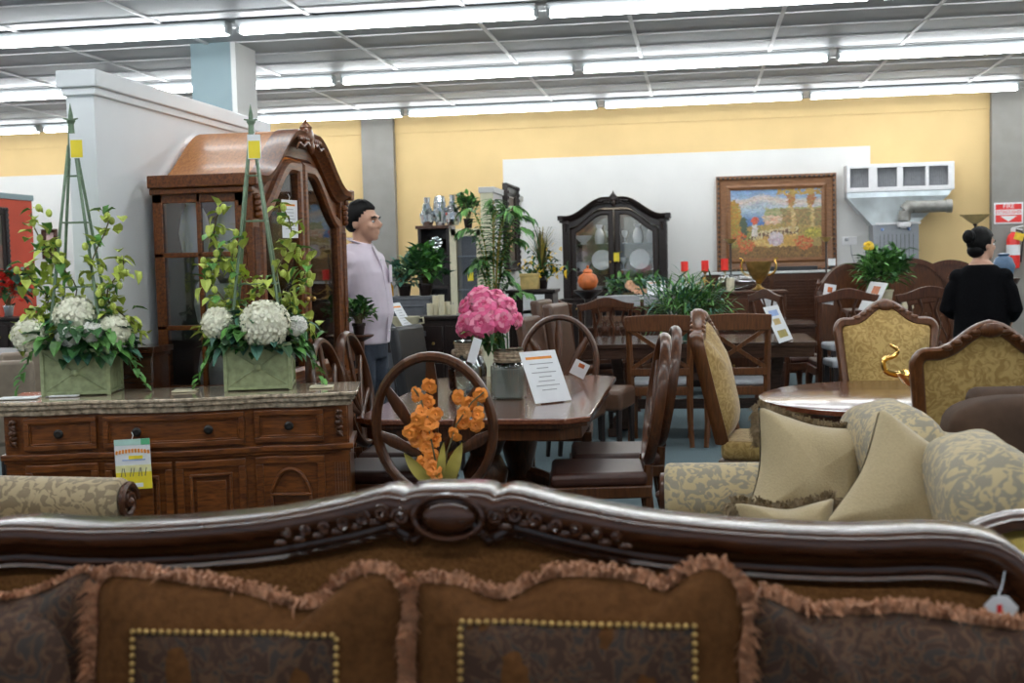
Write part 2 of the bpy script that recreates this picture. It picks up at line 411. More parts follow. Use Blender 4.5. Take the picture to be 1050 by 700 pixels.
for yy in (.73, 3.66, 6.6, 9.52, 12.42, 15.38):
    for k in range(-4, 4):
        x = GX+2.5*(k+.5)-.01
        if x > 7.7: continue
        if yy in NAMES:
            vis = {9.52: {-2: 'leftmost fluorescent strip in the front row of ceiling lights', -1: 'middle fluorescent strip in the front row of ceiling lights', 0: 'rightmost fluorescent strip in the front row of ceiling lights'},
                   12.42: {-3: 'fluorescent strip of the middle row, cut off by the left edge and partition', -2: 'fluorescent strip of the middle row, just right of the square column', -1: 'fluorescent strip of the middle row, above the black china cabinet', 0: 'fluorescent strip of the middle row, above the painting', 1: 'fluorescent strip of the middle row at the right edge'},
                   15.38: {-4: 'fluorescent strip of the rear row, at the left edge of the photo', -3: 'fluorescent strip of the rear row, at the far left beyond the partition', -2: 'fluorescent strip of the rear row, above the left grey pilaster', -1: 'fluorescent strip of the rear row, above the white wall panel', 0: 'fluorescent strip of the rear row, above the painting and heater', 1: 'fluorescent strip of the rear row, above the fire extinguisher sign'}}[yy]
            lab = vis.get(k, 'fluorescent strip light outside the frame, %s' % NAMES[yy])
        else: lab = 'fluorescent strip light overhead, nearer than the visible rows'
        loc = (x, yy, CZ-.012)
        if first: FL.location = loc; FL['label'] = lab; first = False
        else: dup(FL, loc, 0, lab)
# ------------------------------------------------------------ wall furniture
def frame_path(w, h): return [(-w/2, -h/2), (w/2, -h/2), (w/2, h/2), (-w/2, h/2)]
# painting
def paint(u, v):
    n = math.sin(u*37+v*11)*.5+math.sin(u*13-v*29)*.5
    n2 = rnd.random()
    def mix(a, b, t): t = max(0, min(1, t)); return tuple(x+(y-x)*t for x, y in zip(a, b))
    sky = mix((.55, .62, .68), (.25, .42, .66), (v-.72)/.28)
    c = sky
    hx = .80+.07*math.exp(-((u-.36)/.17)**2)
    if v < hx+.05 and v > .70: c = mix(sky, (.80, .66, .56), .8*math.exp(-((v-hx)/.06)**2))
    if v < .72: c = mix((.55, .66, .74), (.12, .28, .55), (.72-v)/.2)
    if v < .72 and v > .60 and u > .38+n*.02: c = mix((.40, .45, .26), (.55, .50, .32), n2)
    if u > .36 and u < .60 and .44 < v < .62 and abs(u-.48) < .12-(.62-v)*.1: c = mix((.75, .46, .36), (.72, .64, .52), n2)
    if u > .56 and v < .70 and v > .42: c = mix((.30, .30, .15), (.50, .33, .18), n2)
    if v < .44+.05*math.sin(u*3.1): c = mix((.42, .36, .17), (.60, .43, .18), n2)
    if v < .40 and u < .34: c = mix((.16, .24, .08), (.50, .42, .15), n2*.9)
    if v < .34 and .25 < u < .72: c = mix((.66, .44, .16), (.80, .62, .30), math.sin(u*9+v*21)*.5+.5*n2)
    if v < .17: c = mix((.20, .12, .06), (.42, .26, .10), n2)
    # balustrade
    bz = .36+.09*math.sin((u-.2)*3.0)
    if .22 < u < .74 and bz-.10 < v < bz: c = (.72, .62, .42) if (v > bz-.025 or math.sin(u*150) > .2) else (.25, .16, .12)
    # left bushes
    d = ((u-.04)/.09)**2+((v-.55)/.30)**2
    if d < 1: c = mix((.60, .30, .06), (.42, .40, .12), n2)
    if ((u-.15)/.04)**2+((v-.45)/.16)**2 < 1: c = (.08, .16, .12)
    # urn with red flowers
    if abs(u-.27) < .03 and .33 < v < .50: c = (.74, .70, .66)
    if ((u-.27)/.045)**2+((v-.55)/.06)**2 < 1: c = mix((.62, .06, .04), (.75, .30, .18), n2)
    # white table
    if ((u-.50)/.085)**2+((v-.28)/.10)**2 < 1: c = mix((.76, .70, .74), (.55, .36, .46), (.3-v)/.08 if v > .25 else n2*.4)
    # two trees
    for tx, tw in ((.67, .022), (.88, .022)):
        if abs(u-tx+.02*math.sin(v*9)) < tw and v > .38: c = mix((.62, .46, .22), (.74, .60, .36), n2)
        if ((u-tx)/.045)**2+((v-.86)/.12)**2 < 1: c = mix((.50, .16, .10), (.45, .36, .14), n2)
    if v > .90 and u > .52 and n2 < .8: c = mix((.45, .34, .10), (.62, .42, .12), rnd.random())
    for fx, fy, fr in ((.18, .18, .09), (.80, .22, .11), (.10, .30, .07)):
        if ((u-fx)/fr)**2+((v-fy)/.10)**2 < 1 and n2 < .62: c = mix((.62, .07, .05), (.72, .34, .14), rnd.random())
    if ((u-.90)/.10)**2+((v-.36)/.07)**2 < 1: c = mix((.72, .60, .16), (.34, .36, .10), n2)
    return c
NU, NV = 150, 104
rnd.seed(77)
BASE = [[paint((i+.5)/NU, (j+.5)/NV) for j in range(NV)] for i in range(NU)]
ART = [[tuple(q**1.35*.8 for q in c) for c in r] for r in BASE]
for _ in range(5200):
    i0, j0 = rnd.randrange(NU), rnd.randrange(NV); c0 = BASE[i0][j0]; f_ = rnd.uniform(.82, 1.2); c0 = tuple(min(1, (q*f_*rnd.uniform(.94, 1.06))**1.35*.72+w_) for q, w_ in zip(c0, (.035, .022, .008)))
    an = rnd.uniform(-.5, .5) if j0 > NV*.5 else rnd.uniform(-1.2, 1.2); la, lb = rnd.uniform(1.5, 3.6), rnd.uniform(.7, 1.4)
    for i in range(max(0, i0-4), min(NU, i0+5)):
        for j in range(max(0, j0-4), min(NV, j0+5)):
            dx, dy = i-i0, j-j0; u_ = dx*math.cos(an)+dy*math.sin(an); v_ = -dx*math.sin(an)+dy*math.cos(an)
            if (u_/la)**2+(v_/lb)**2 < 1: ART[i][j] = c0
def canvas_art(u, v): return ART[min(NU-1, max(0, int(u*NU)))][min(NV-1, max(0, int(v*NV)))]
def painting(loc, W, H, label, nu, nv, fn, fw_=.14, rz=0, wood_='walnut_mid'):
    t = thing('framed_painting', label, 'painting', loc, rz)
    fr = MB(); fr.sweep(frame_path(W-fw_, H-fw_), [(-fw_/2, 0), (-fw_/2, -.055), (-fw_*.3, -.06), (-fw_*.2, -.035), (fw_*.15, -.025), (fw_*.3, -.04), (fw_/2, -.025), (fw_/2, 0)], True)
    fr.obj('frame', wood_, t, smooth=30)
    b = MB()
    n = int(W/.06) if W > .5 else 0
    for sz in (-1, 1):
        for i in range(n): b.ball(((i+.5)/n*W-W/2, -.058, sz*(H/2-fw_*.17)), (.022, .014, .016), 6, 4)
    n = int(H/.06) if W > .5 else 0
    for sx in (-1, 1):
        for i in range(n): b.ball((sx*(W/2-fw_*.17), -.058, (i+.5)/n*H-H/2), (.016, .014, .022), 6, 4)
    if n: b.obj('beading', 'carved_dark', t)
    cw, ch = W-2*fw_+.02, H-2*fw_+.02
    c = MB().grid(lambda u, v: (cw*(u-.5), -.012, ch*(v-.5)), nu, nv).obj('canvas', 'canvas', t, smooth=0, norm=False)
    ca = c.data.color_attributes.new('paint', 'FLOAT_COLOR', 'CORNER')
    for p in c.data.polygons:
        co = p.center; q = fn(co.x/cw+.5, co.z/ch+.5)
        for li in p.loop_indices: ca.data[li].color = (*q, 1)
    return t
mm, nt, b = newmat('canvas'); setp(b, (.5, .5, .5), .5); vc = nt.nodes.new('ShaderNodeVertexColor'); vc.layer_name = 'paint'
nt.links.new(vc.outputs[0], b.inputs['Base Color']); MATS['canvas'] = mm
a = at(734, 181, BY-.02); b_ = at(857, 177, BY-.02); c_ = at(737, 279, BY-.02)
painting(((a.x+b_.x)/2, BY-.016, (a.z+c_.z)/2-.01), b_.x-a.x, a.z-c_.z+.01, 'large framed coastal garden painting on the white wall panel', 151, 105, canvas_art, .185, 0, 'frame_wood')
def dim(u, v):
    c = (.10, .07, .05); n2 = rnd.random()
    if abs(u-.5) < .16 and .15 < v < .85: c = (.45+.1*n2, .28+.08*n2, .16)
    return c
painting((-2.035, 13.35, 1.80), .85, .95, 'dark framed picture hung on the small cream and white partition', 14, 20, dim, .12, R(90), 'espresso')
painting((-8.395, 13.4, 1.75), 1.1, 1.0, 'dark framed picture on the red partition at the left edge', 12, 12, lambda u, v: (.10+.12*rnd.random(), .10, .08), .10, R(90), 'espresso')
# heater, hood, register, flue
hy = BY-.02
a = at(865, 170, hy); b_ = at(973, 168, hy)
gx0, gx1 = a.x, b_.x; gt = at(919, 169, hy).z; gb = at(919, 197, hy).z
t = thing('wall_heater', 'grey wall heater with galvanised hood, white register and flue pipe', 'heater', ((gx0+gx1)/2, hy, 0))
W2 = (gx1-gx0)/2; hcx = (gx0+gx1)/2
hx0 = at(896, 250, hy-.4).x-hcx; hx1 = at(942, 250, hy-.4).x-hcx; htop = at(919, 230, hy-.4).z
hd = MB()
ring0 = [(-W2, -.55, gb), (W2, -.55, gb), (W2, 0, gb), (-W2, 0, gb)]; ring1 = [(hx0-.02, -.40, htop), (hx1-.02, -.40, htop), (hx1-.02, 0, htop), (hx0-.02, 0, htop)]
ring0 = [(-W2*.99, -.30, gb), (W2*.97, -.30, gb), (W2*.97, 0, gb), (-W2*.99, 0, gb)]
mid = [(-W2*.99, -.30, gb-.07), (W2*.90, -.30, gb-.07), (W2*.90, 0, gb-.07), (-W2*.99, 0, gb-.07)]
hd.add(ring0+mid+ring1, [(0, 1, 5, 4), (1, 2, 6, 5), (3, 0, 4, 7), (4, 5, 9, 8), (5, 6, 10, 9), (7, 4, 8, 11), (0, 3, 2, 1), (8, 9, 10, 11)])
hd.obj('hood', 'galvanised', t, smooth=0)
rg = MB(); rg.bb(-W2, W2, -.34, -.30, gb, gb+.055).bb(-W2, W2, -.34, -.30, gt-.05, gt).bb(-W2, W2, -.30, 0, gt-.01, gt).bb(-W2, W2, -.30, 0, gb, gb+.01)
op_ = [(0, .03), (.205, .285), (.47, .525), (.735, .765), (.945, 1.0)]
for f0, f1 in op_: rg.bb(-W2+2*W2*f0, -W2+2*W2*f1, -.34, -.30, gb+.05, gt-.05)
rg.bb(-W2, -W2+.01, -.30, 0, gb, gt).bb(W2-.01, W2, -.30, 0, gb, gt)
rg.obj('register', 'white_metal', t, .003)
MB().bb(-W2+.02, W2-.02, -.24, -.22, gb+.02, gt-.02).obj('register_back', 'grey_light', t, smooth=0)
sl = MB()
for i in range(46):
    x = -W2+.06+(2*W2-.12)*i/45; sl.box((x, -.285, (gb+gt)/2), (.006, .03, gt-gb-.08), rz=.5)
sl.obj('louver', 'grey_light', t, smooth=0)
hb = MB().bb(hx0-.01, hx1, -.42, -.02, .05, htop+.0)
hb.obj('cabinet', 'heater_grey', t, .006)
MB().bb(hx0+.02, hx1+.02, -.44, -.02, htop, htop+.025).obj('top_flange', 'white_metal', t, .003)
lv = MB()
for i in range(9): lv.bb(hx0+.07+i*.05, hx0+.075+i*.05, -.424, -.42, htop-.45, htop-.12)
lv.obj('vent_slot', 'dark_gap', t, smooth=0)
for x in (hx0+.10, hx1-.12): MB().ball((x, -.425, htop-.06), .02, 8, 5).obj('screw', 'ink_blue', t)
e0 = at(927, 226, hy-.5); e1 = at(928, 216, hy-.5); e2 = at(937, 212, hy-.5); e3 = at(974, 211, hy-.5)
pth = [(p.x-hcx, -.5, p.z) for p in (e0, e1, e2, e3)]
MB().tube([pth[0], pth[1]], .075, 14).tube([pth[1], ((pth[1][0]+pth[2][0])/2, -.5, (pth[1][2]+pth[2][2])/2+.03), pth[2]], .082, 14).tube([pth[2], (pth[3][0]*.75+pth[2][0]*.25, -.5, pth[3][2]*.75+pth[2][2]*.25), pth[3]], .075, 14).tube([(pth[3][0]-.05, -.5, pth[3][2]), (pth[3][0]+.02, -.5, pth[3][2])], .085, 14).obj('flue_pipe', 'duct_grey', t)
MB().lathe([(.075, 0), (.085, .03), (.075, .06)], (pth[0][0], -.5, pth[0][2]-.08)).bb(pth[0][0]-.03, pth[0][0]+.03, -.5, -.36, pth[0][2]-.1, pth[0][2]-.05).obj('collar', 'white_metal', t)
# outlet with cord
o = at(872, 247, BY-.02)
t = thing('wall_outlet', 'white wall outlet with a drooping cord left of the grey heater', 'outlet', (o.x, BY-.016, o.z))
MB().bb(-.11, .08, -.02, 0, -.05, .055).obj('plate', 'white_metal', t, .004)
MB().box((-.05, -.03, .02), (.04, .03, .04)).obj('plug', 'grey_light', t, .004)
MB().tube(smoothpath([(0, -.02, -.05), (.02, -.03, -.2), (.10, -.03, -.36), (.26, -.03, -.46)], 5), .006, 6).obj('cord', 'grey_light', t)
o = at(891, 261, BY-.02)
t = thing('wall_box', 'small grey electric box beside the heater', 'electric box', (o.x, BY-.016, o.z))
MB().bb(-.05, .05, -.07, 0, -.08, .08).obj('box_body', 'grey_light', t, .004)
MB().bb(-.03, .03, -.08, -.07, -.03, .05).obj('cover', 'heater_grey', t, .002)
# fire extinguisher sign and extinguisher
SY = BY-.12
a = at(1019, 208, SY); b_ = at(1049, 229, SY); sw = b_.x-a.x; sh = a.z-b_.z
t = thing('fire_sign', 'red and white fire extinguisher sign with a down arrow', 'sign', ((a.x+b_.x)/2, SY-.004, (a.z+b_.z)/2))
MB().bb(-sw/2, sw/2, -.006, 0, -sh/2, sh/2).obj('plate', 'white_metal', t, .002)
MB().bb(-sw/2+.02, sw/2-.02, -.009, -.006, -sh/2+.02, sh/2-.02).obj('red_field', 'sign_red', t, smooth=0)
def text(s, size, loc, mat_, parent, rot=(R(90), 0, 0), sx=1, name='lettering'):
    cu = bpy.data.curves.new(name, 'FONT'); cu.body = s; cu.size = size; cu.align_x = 'CENTER'; cu.align_y = 'CENTER'; cu.extrude = .0008
    cu.materials.append(MATS[mat_]); tmp = bpy.data.objects.new('tmp', cu); COL.objects.link(tmp)
    dg = bpy.context.evaluated_depsgraph_get(); me = bpy.data.meshes.new_from_object(tmp.evaluated_get(dg)); bpy.data.objects.remove(tmp)
    o = bpy.data.objects.new(name, me); COL.objects.link(o); o.parent = parent; o.location = loc; o.rotation_euler = rot; o.scale = (sx, 1, 1); return o
MB().bb(-sw/2+.012, sw/2-.012, -.011, -.009, -.022, .045).obj('white_band', 'white_metal', t, smooth=0)
text('FIRE', .075, (0, -.012, sh/2-.048), 'white_metal', t)
text('EXTINGUISHER', .062, (0, -.0125, .012), 'sign_red', t, sx=.74)
MB().prism([(-.10, -.035), (.10, -.035), (.0, -.105)], -.011, -.009).obj('arrow', 'white_metal', t, smooth=0)
e = at(1037, 255, SY)
t = thing('fire_extinguisher', 'red fire extinguisher with a yellow tag on the grey pilaster', 'fire extinguisher', (e.x, SY-.09, e.z-.25))
MB().lathe([(.02, 0), (.075, .012), (.08, .05), (.08, .36), (.06, .42), (.025, .45), (.022, .47)]).obj('cylinder', 'sign_red', t)
MB().lathe([(.0815, .17), (.0815, .30)], n=20).obj('label_band', 'paper', t)
MB().lathe([(.03, .46), (.03, .50)]).box((.05, 0, .52), (.14, .025, .015), ry=-.2).box((.05, 0, .495), (.12, .02, .012), ry=.15).obj('valve', 'white_metal', t, .002)
MB().tube(smoothpath([(.02, 0, .49), (.11, -.02, .44), (.10, -.03, .25), (.085, -.03, .08)], 4), .011, 6).obj('hose', 'black_plastic', t)
MB().box((.05, -.085, .40), (.11, .004, .09), ry=.3).obj('inspection_tag', 'yellow_petal', t)
# mantel shelf under the painting and small wall candle holders are placed with the far furniture
# ============================================================ the brown sofa in front
SX, SYY = -.452, 2.2
half = [(465, 495.5), (490, 495.5), (506, 497.5), (511, 502.5), (516, 500.0), (526, 497.5), (540, 499.5), (575, 509), (625, 519), (675, 527), (775, 536), (875, 540), (950, 537.5), (1000, 542), (1027, 551), (1050, 568), (1068, 595), (1080, 630)]
hp = [(at(x, y, SYY).x-SX, at(x, y, SYY).z) for x, y in half]
hp[0] = (0, hp[0][1])
HP = hp[:7]+smoothpath(hp[7:], 3)
path = [(-x, z) for x, z in HP[:0:-1]]+HP
XE = HP[-1][0]; ZE = HP[-1][1]
sofa = thing('sofa', 'brown chenille sofa with carved dark crest rail in the foreground', 'sofa', (SX, SYY, 0))
rail = MB().sweep(path, [(-.082, -.022), (-.080, -.034), (-.074, -.038), (-.067, -.034), (-.060, -.036), (-.048, -.050), (-.032, -.058), (-.016, -.058), (-.004, -.050), (.0, -.040), (.0, .045), (-.01, .060), (-.082, .060)])
crest = rail.obj('crest_rail', 'walnut', sofa, smooth=50)
bd = MB().sweep([(x, z-.088) for x, z in path if abs(x) < XE-.07], [(-.006, -.02), (-.006, -.034), (0, -.038), (.006, -.034), (.006, -.02)])
bd.obj('beading', 'walnut', sofa)
cv = MB(); r3 = random.Random(3)
def railz(x): 
    x = abs(x)
    for p, q in zip(HP[:-1], HP[1:]):
        if p[0] <= x <= q[0] and q[0] > p[0]: return p[1]+(q[1]-p[1])*(x-p[0])/(q[0]-p[0])
    return HP[0][1]
zc = HP[0][1]-.052
cv.ball((0, -.056, zc), (.050, .010, .030), 14, 8)
cv.tube([(.064*math.cos(a*PI/12), -.060, zc+.040*math.sin(a*PI/12)) for a in range(24)], .006, 6, True)
for s in (-1, 1):
    for k in range(7):
        x = s*(.088+k*.036); zz = railz(x)-.040
        rr_ = .017-.0013*k
        sp = [(x+s*rr_*(1-j/16)*math.cos(j*.75+k), -.060, zz+rr_*(1-j/16)*math.sin(j*.75+k)) for j in range(15)]
        cv.tube(sp, .004, 5)
        cv.ball((x+s*.016, -.056, zz-.018), (.013, .006, .008), 8, 5)
cv.obj('carving', 'walnut', crest)
# back upholstery, inside the rail
def back_fn(u, v):
    x = (2*u-1)*(XE-.045); i = min(range(len(path)), key=lambda k: abs(path[k][0]-x)); zt = path[i][1]-.07
    for a, b in zip(path[:-1], path[1:]):
        if a[0] <= x <= b[0] and b[0] > a[0]: zt = a[1]+(b[1]-a[1])*(x-a[0])/(b[0]-a[0])-.07
    z = zt+(.40-zt)*v
    return (x, -.012-.05*math.sin(PI*min(1, v*1.1))*(1-(2*u-1)**6)-.10*v, z)
MB().grid(back_fn, 90, 24).obj('back_upholstery', 'chenille', sofa, smooth=180)
MB().grid(lambda u, v: (back_fn(u, v)[0], .045, back_fn(u, v)[2]), 60, 4).obj('back_lining', 'chenille', sofa, smooth=180)
for s in (-1, 1):
    a = MB().sweep([(-.02, .42), (-.02, .55)], [(-.09, 0)]*0 or [(0, 0), (0, .01), (.01, .01)], plane='yz') if 0 else MB()
    pth = smoothpath([(s*(XE-.02), 0, ZE-.02), (s*(XE+.05), -.12, .72), (s*(XE+.07), -.45, .66), (s*(XE+.07), -.78, .64), (s*(XE+.07), -.86, .58)], 5)
    a.tube(pth, [(.095, .085)]*len(pth), 14)
    a.bb(s*(XE+.07)-.07, s*(XE+.07)+.07, -.84, 0, .2, .60)
    arm = a.obj('arm', 'chenille', sofa, .02)
    w_ = MB().tube(smoothpath([(s*(XE+.07), -.93, .60), (s*(XE+.07), -.90, .45), (s*(XE+.07), -.86, .30), (s*(XE+.07), -.90, .16)], 4), .045, 10)
    w_.ball((s*(XE+.07), -.93, .60), (.07, .03, .07), 12, 8).obj('arm_post', 'walnut', arm)
    for y0 in (-.85, 0):
        MB().tube(smoothpath([(s*(XE+.03), y0, .22), (s*(XE+.06), y0-.03, .14), (s*(XE+.02), y0, .06), (s*(XE+.05), y0-.03, 0)], 4), [.05-.0022*k for k in range(13)], 10).obj('leg', 'walnut', sofa)
MB().bb(-XE, XE, -.88, 0, .16, .26).obj('seat_rail', 'walnut', sofa, .015)
for s in (-1, 0, 1):
    sw_ = 2*XE/3-.01
    MB().box((s*(sw_+.008), -.47, .355), (sw_, .76, .17)).obj('seat_cushion', 'paisley', sofa, .05, seg=4)
# white tag at the right end
tp = at(1026, 622, 2.08)
t = thing('price_tag', 'small white tag hanging at the right end of the brown sofa back', 'price tag', tp)
MB().prism([(-.022, -.022), (.022, -.022), (.028, 0), (.012, .018), (-.012, .018), (-.026, .002)], -.001, .001).obj('card', 'paper', t)
MB().tube([(-.005, 0, .015), (.01, .03, .03), (.03, .09, .05)], .001, 5).obj('string', 'paper', t)
MB().bb(-.006, .002, -.0018, -.001, -.010, .004).obj('print', 'ink_red', t)
# ------------------------------------------------------------ cushions
def resample(pts, n):
    pts = [Vector(p) for p in pts]; L = [0]
    for a, b in zip(pts, pts[1:]+pts[:1]): L.append(L[-1]+(b-a).length)
    out = []
    for k in range(n):
        d = L[-1]*k/n; i = max(j for j in range(len(L)) if L[j] <= d); i = min(i, len(pts)-1)
        a = pts[i]; b = pts[(i+1) % len(pts)]; t = (d-L[i])/max(1e-9, L[i+1]-L[i]); out.append(a+(b-a)*t)
    return out
def pillow(name, label, top, y, zb, T, fabric, group=None, lean=.18, inset=None, fr=('fringe', .044), loc=None, rz=0, outl=None, N=96, cat='cushion', seed=1, fsel=None):
    """top: outline points of the upper edge, left to right (x,z) in the world at depth y"""
    rp = random.Random(seed)
    if outl is None:
        x0, x1 = top[0][0], top[-1][0]
        outl = list(smoothpath(top, 3))+[(x1+.005, (top[-1][1]+zb)/2), (x1-.005, zb+.02), (x1-.03, zb), (x0+.03, zb), (x0, zb+.02), (x0-.005, (top[0][1]+zb)/2)]
        cx = (x0+x1)/2; loc = (cx, y, zb); outl = [(a-cx, b-zb) for a, b in outl]
    t = thing(name, label, cat, loc, rz, group); t.rotation_euler = (-lean, 0, rz)
    O = resample(outl, N); zc = (max(p.y for p in O)+min(p.y for p in O))/2; c = Vector((0, zc))
    K = 12
    def surf(tt, s): return s*T*max(0, 1-tt**2.6)**.62
    vs = []; fs = []
    for s in (-1, 1):
        o = len(vs); vs.append((c.x, s*T, c.y))
        for k in range(1, K+1):
            tt = (k/K)**.8
            for p in O:
                q = c+(p-c)*tt; wr = .0035*math.sin(q.x*31+q.y*17)*(1-tt)+.004*math.sin(q.x*55-q.y*23)*tt*(1-tt)
                vs.append((q.x, surf(tt, s)+s*wr*3, q.y))
        for i in range(N): fs.append((o, o+1+i, o+1+(i+1) % N))
        for k in range(K-1):
            for i in range(N): fs.append((o+1+k*N+i, o+1+(k+1)*N+i, o+1+(k+1)*N+(i+1) % N, o+1+k*N+(i+1) % N))
    mb = MB(); mb.add(vs, fs); cov = mb.obj('cover', fabric, t, smooth=180)
    if outl is not None and not top: sm_ = cov.modifiers.new('s', 'SMOOTH'); sm_.iterations = 4; sm_.factor = .5
    def front(x, z):
        p = Vector((x, z))-c; a = math.atan2(p.y, p.x); best = min(O, key=lambda q: abs(math.remainder(math.atan2(q.y-c.y, q.x-c.x)-a, 2*PI)))
        tt = min(1, p.length/max(1e-6, (best-c).length)); return surf(tt, -1)
    if inset:
        ix0, ix1, iz0, iz1 = inset
        ix0 -= loc[0]; ix1 -= loc[0]; iz0 -= loc[2]; iz1 -= loc[2]
        MB().grid(lambda u, v: (ix0+(ix1-ix0)*u, front(ix0+(ix1-ix0)*u, iz0+(iz1-iz0)*v)-.006, iz0+(iz1-iz0)*v), 16, 14).obj('embroidered_panel', 'paisley', t, smooth=180)
        b = MB(); per = [(ix0, iz0), (ix1, iz0), (ix1, iz1), (ix0, iz1)]
        P4 = resample(per, int(2*((ix1-ix0)+(iz1-iz0))/.0135))
        for p in P4: b.ball((p.x, front(p.x, p.y)-.008, p.y), .0052, 6, 4)
        b.obj('gold_cord', 'cord_gold', t)
    if fr:
        f = MB(); n = len(O)
        for k in range(n):
            a, b = O[k], O[(k+1) % n]; e = (b-a); L = e.length
            if fsel and not fsel(a.x, a.y): continue
            nrm = Vector((e.y, -e.x)).normalized()
            if (a-c).dot(nrm) < 0: nrm = -nrm
            for j in range(int(L/.0008)+1):
                p = a+e*rp.random(); ruff = math.sin((k+rp.random())*1.1)*.5
                yy = rp.gauss(0, .007)
                d = Vector((nrm.x+rp.gauss(0, .35), rp.gauss(ruff, .45), nrm.y+rp.gauss(0, .35))).normalized()
                Lh = fr[1]*rp.uniform(.55, 1.1); w = .0026
                q0 = Vector((p.x, yy, p.y)); q1 = q0+d*Lh*.55; q2 = q0+(d+Vector((0, -.1, -.45)))*Lh*.9
                sd = Vector((e.x, rp.uniform(-.3, .3)*L, e.y)).normalized()*w
                f.add([q0-sd, q0+sd, q1+sd*.9, q2, q1-sd*.9], [(0, 1, 2, 4), (4, 2, 3)])
        f.obj('fringe', fr[0], t, smooth=0, norm=False)
    return t
def toppx(pts, y): return [(at(a, b, y).x, at(a, b, y).z) for a, b in pts]
Y1 = 1.98
G1 = 'fringed cushions along the brown sofa'
def ins(x0, x1, yt, y, zb): return (at(x0, yt, y).x, at(x1, yt, y).x, zb, at((x0+x1)/2, yt, y).z)
pillow('cushion', 'paisley cushion mostly hidden at the left edge of the brown sofa', toppx([(-95, 650), (-90, 620), (-40, 618), (0, 618), (40, 608), (70, 592), (92, 596), (98, 640)], Y1+.06), Y1+.06, .50, .065, 'paisley', G1, .10, fr=('fringe', .028), seed=2)
pillow('cushion', 'brown fringed cushion with a gold bordered panel, left of the sofa centre', toppx([(88, 640), (86, 612), (98, 597), (130, 598), (180, 603), (240, 614), (300, 630), (322, 626), (345, 604), (372, 592), (394, 600), (406, 622), (402, 660)], Y1-.03), Y1-.03, .50, .075, 'pillow_brown', G1, .14,
       inset=ins(114, 330, 668, Y1-.13, .58), seed=3)
pillow('cushion', 'brown fringed cushion with a gold bordered panel, right of the sofa centre', toppx([(421, 650), (420, 612), (430, 603), (465, 606), (500, 620), (525, 616), (555, 600), (600, 597), (650, 602), (682, 612), (712, 592), (740, 591), (757, 612), (764, 640), (758, 675)], Y1-.02), Y1-.02, .50, .075, 'pillow_brown', G1, .14,
       inset=ins(462, 712, 660, Y1-.12, .58), seed=4)
pillow('cushion', 'paisley cushion with a plain fringed top at the right end of the brown sofa', toppx([(772, 660), (770, 622), (790, 618), (825, 634), (875, 636), (925, 633), (975, 640), (1040, 650), (1085, 655), (1090, 700)], Y1), Y1, .50, .07, 'paisley', G1, .12, seed=5)
pillow('cushion', 'rounded paisley cushion without fringe at the lower left corner', toppx([(-120, 700), (-100, 650), (-50, 634), (10, 634), (48, 652), (62, 700)], Y1-.20), Y1-.20, .50, .06, 'paisley', G1, .10, fr=None, seed=6)
# ============================================================ buffet
BU = (-2.147, 4.79, 0); BRZ = R(13.3)
bf = thing('buffet', 'cherry wood buffet with granite top and serpentine front', 'buffet', BU, BRZ)
HW = .70
def fy(x):
    return -.055*math.cos(PI*x/.74) if abs(x) < .37 else .0+.012*math.cos((abs(x)-.37)/.33*PI*2)-.012
def plan(off, y1, n=40, hw=HW): return [(-hw-off+2*(hw+off)*i/n, fy(max(-HW, min(HW, -hw-off+2*(hw+off)*i/n)))-off) for i in range(n+1)]+[(hw+off, y1), (-hw-off, y1)]
MB().prism(plan(.005, .36), .08, .86, 'xy').obj('body', 'cherry', bf, smooth=40)
tp_ = MB()
for (o1, z0, z1) in ((.035, .885, .905), (.045, .905, .92), (.02, .86, .885)): tp_.prism(plan(o1, .39), z0, z1, 'xy')
tp_.obj('granite_top', 'granite', bf, .004)
MB().prism(plan(.022, .36), .675, .70, 'xy').prism(plan(.012, .36), .66, .675, 'xy').obj('moulding', 'cherry', bf, .004)
MB().prism(plan(.025, .37), .04, .11, 'xy').obj('plinth', 'cherry', bf, .006)
def cpanel(mb, x0, x1, z0, z1, o0, o1, n=10):
    def P(i, z, o): x = x0+(x1-x0)*i/n; return (x, fy(x)-o, z)
    vs = []
    for i in range(n+1): vs += [P(i, z0, o0), P(i, z0, o1), P(i, z1, o1), P(i, z1, o0)]
    fs = [(0, 1, 2, 3), (4*n+3, 4*n+2, 4*n+1, 4*n)]+[(4*i+k, 4*i+(k+1) % 4, 4*i+4+(k+1) % 4, 4*i+4+k) for i in range(n) for k in range(4)]
    mb.add(vs, fs); return mb
def rframe(mb, x0, x1, z0, z1, w, o0, o1):
    cpanel(mb, x0, x1, z1-w, z1, o0, o1); cpanel(mb, x0, x1, z0, z0+w, o0, o1); cpanel(mb, x0, x0+w, z0+w, z1-w, o0, o1, 3); cpanel(mb, x1-w, x1, z0+w, z1-w, o0, o1, 3); return mb
for (x0, x1, kn) in ((-.62, -.33, (-.475,)), (-.30, .275, (-.155, .135)), (.315, .60, (.46,))):
    d = MB(); cpanel(d, x0, x1, .715, .85, .003, .012); rframe(d, x0, x1, .715, .85, .022, .012, .024); rframe(d, x0+.022, x1-.022, .737, .828, .008, .012, .018)
    d = d.obj('drawer', 'cherry', bf, .003)
    for kx in kn:
        MB().lathe([(.006, 0), (.007, .012), (.018, .018), (.020, .026), (.012, .034)], (kx, fy(kx)-.012, .785), 10, M=Matrix.Rotation(R(90), 3, 'X')).obj('knob', 'iron', d)
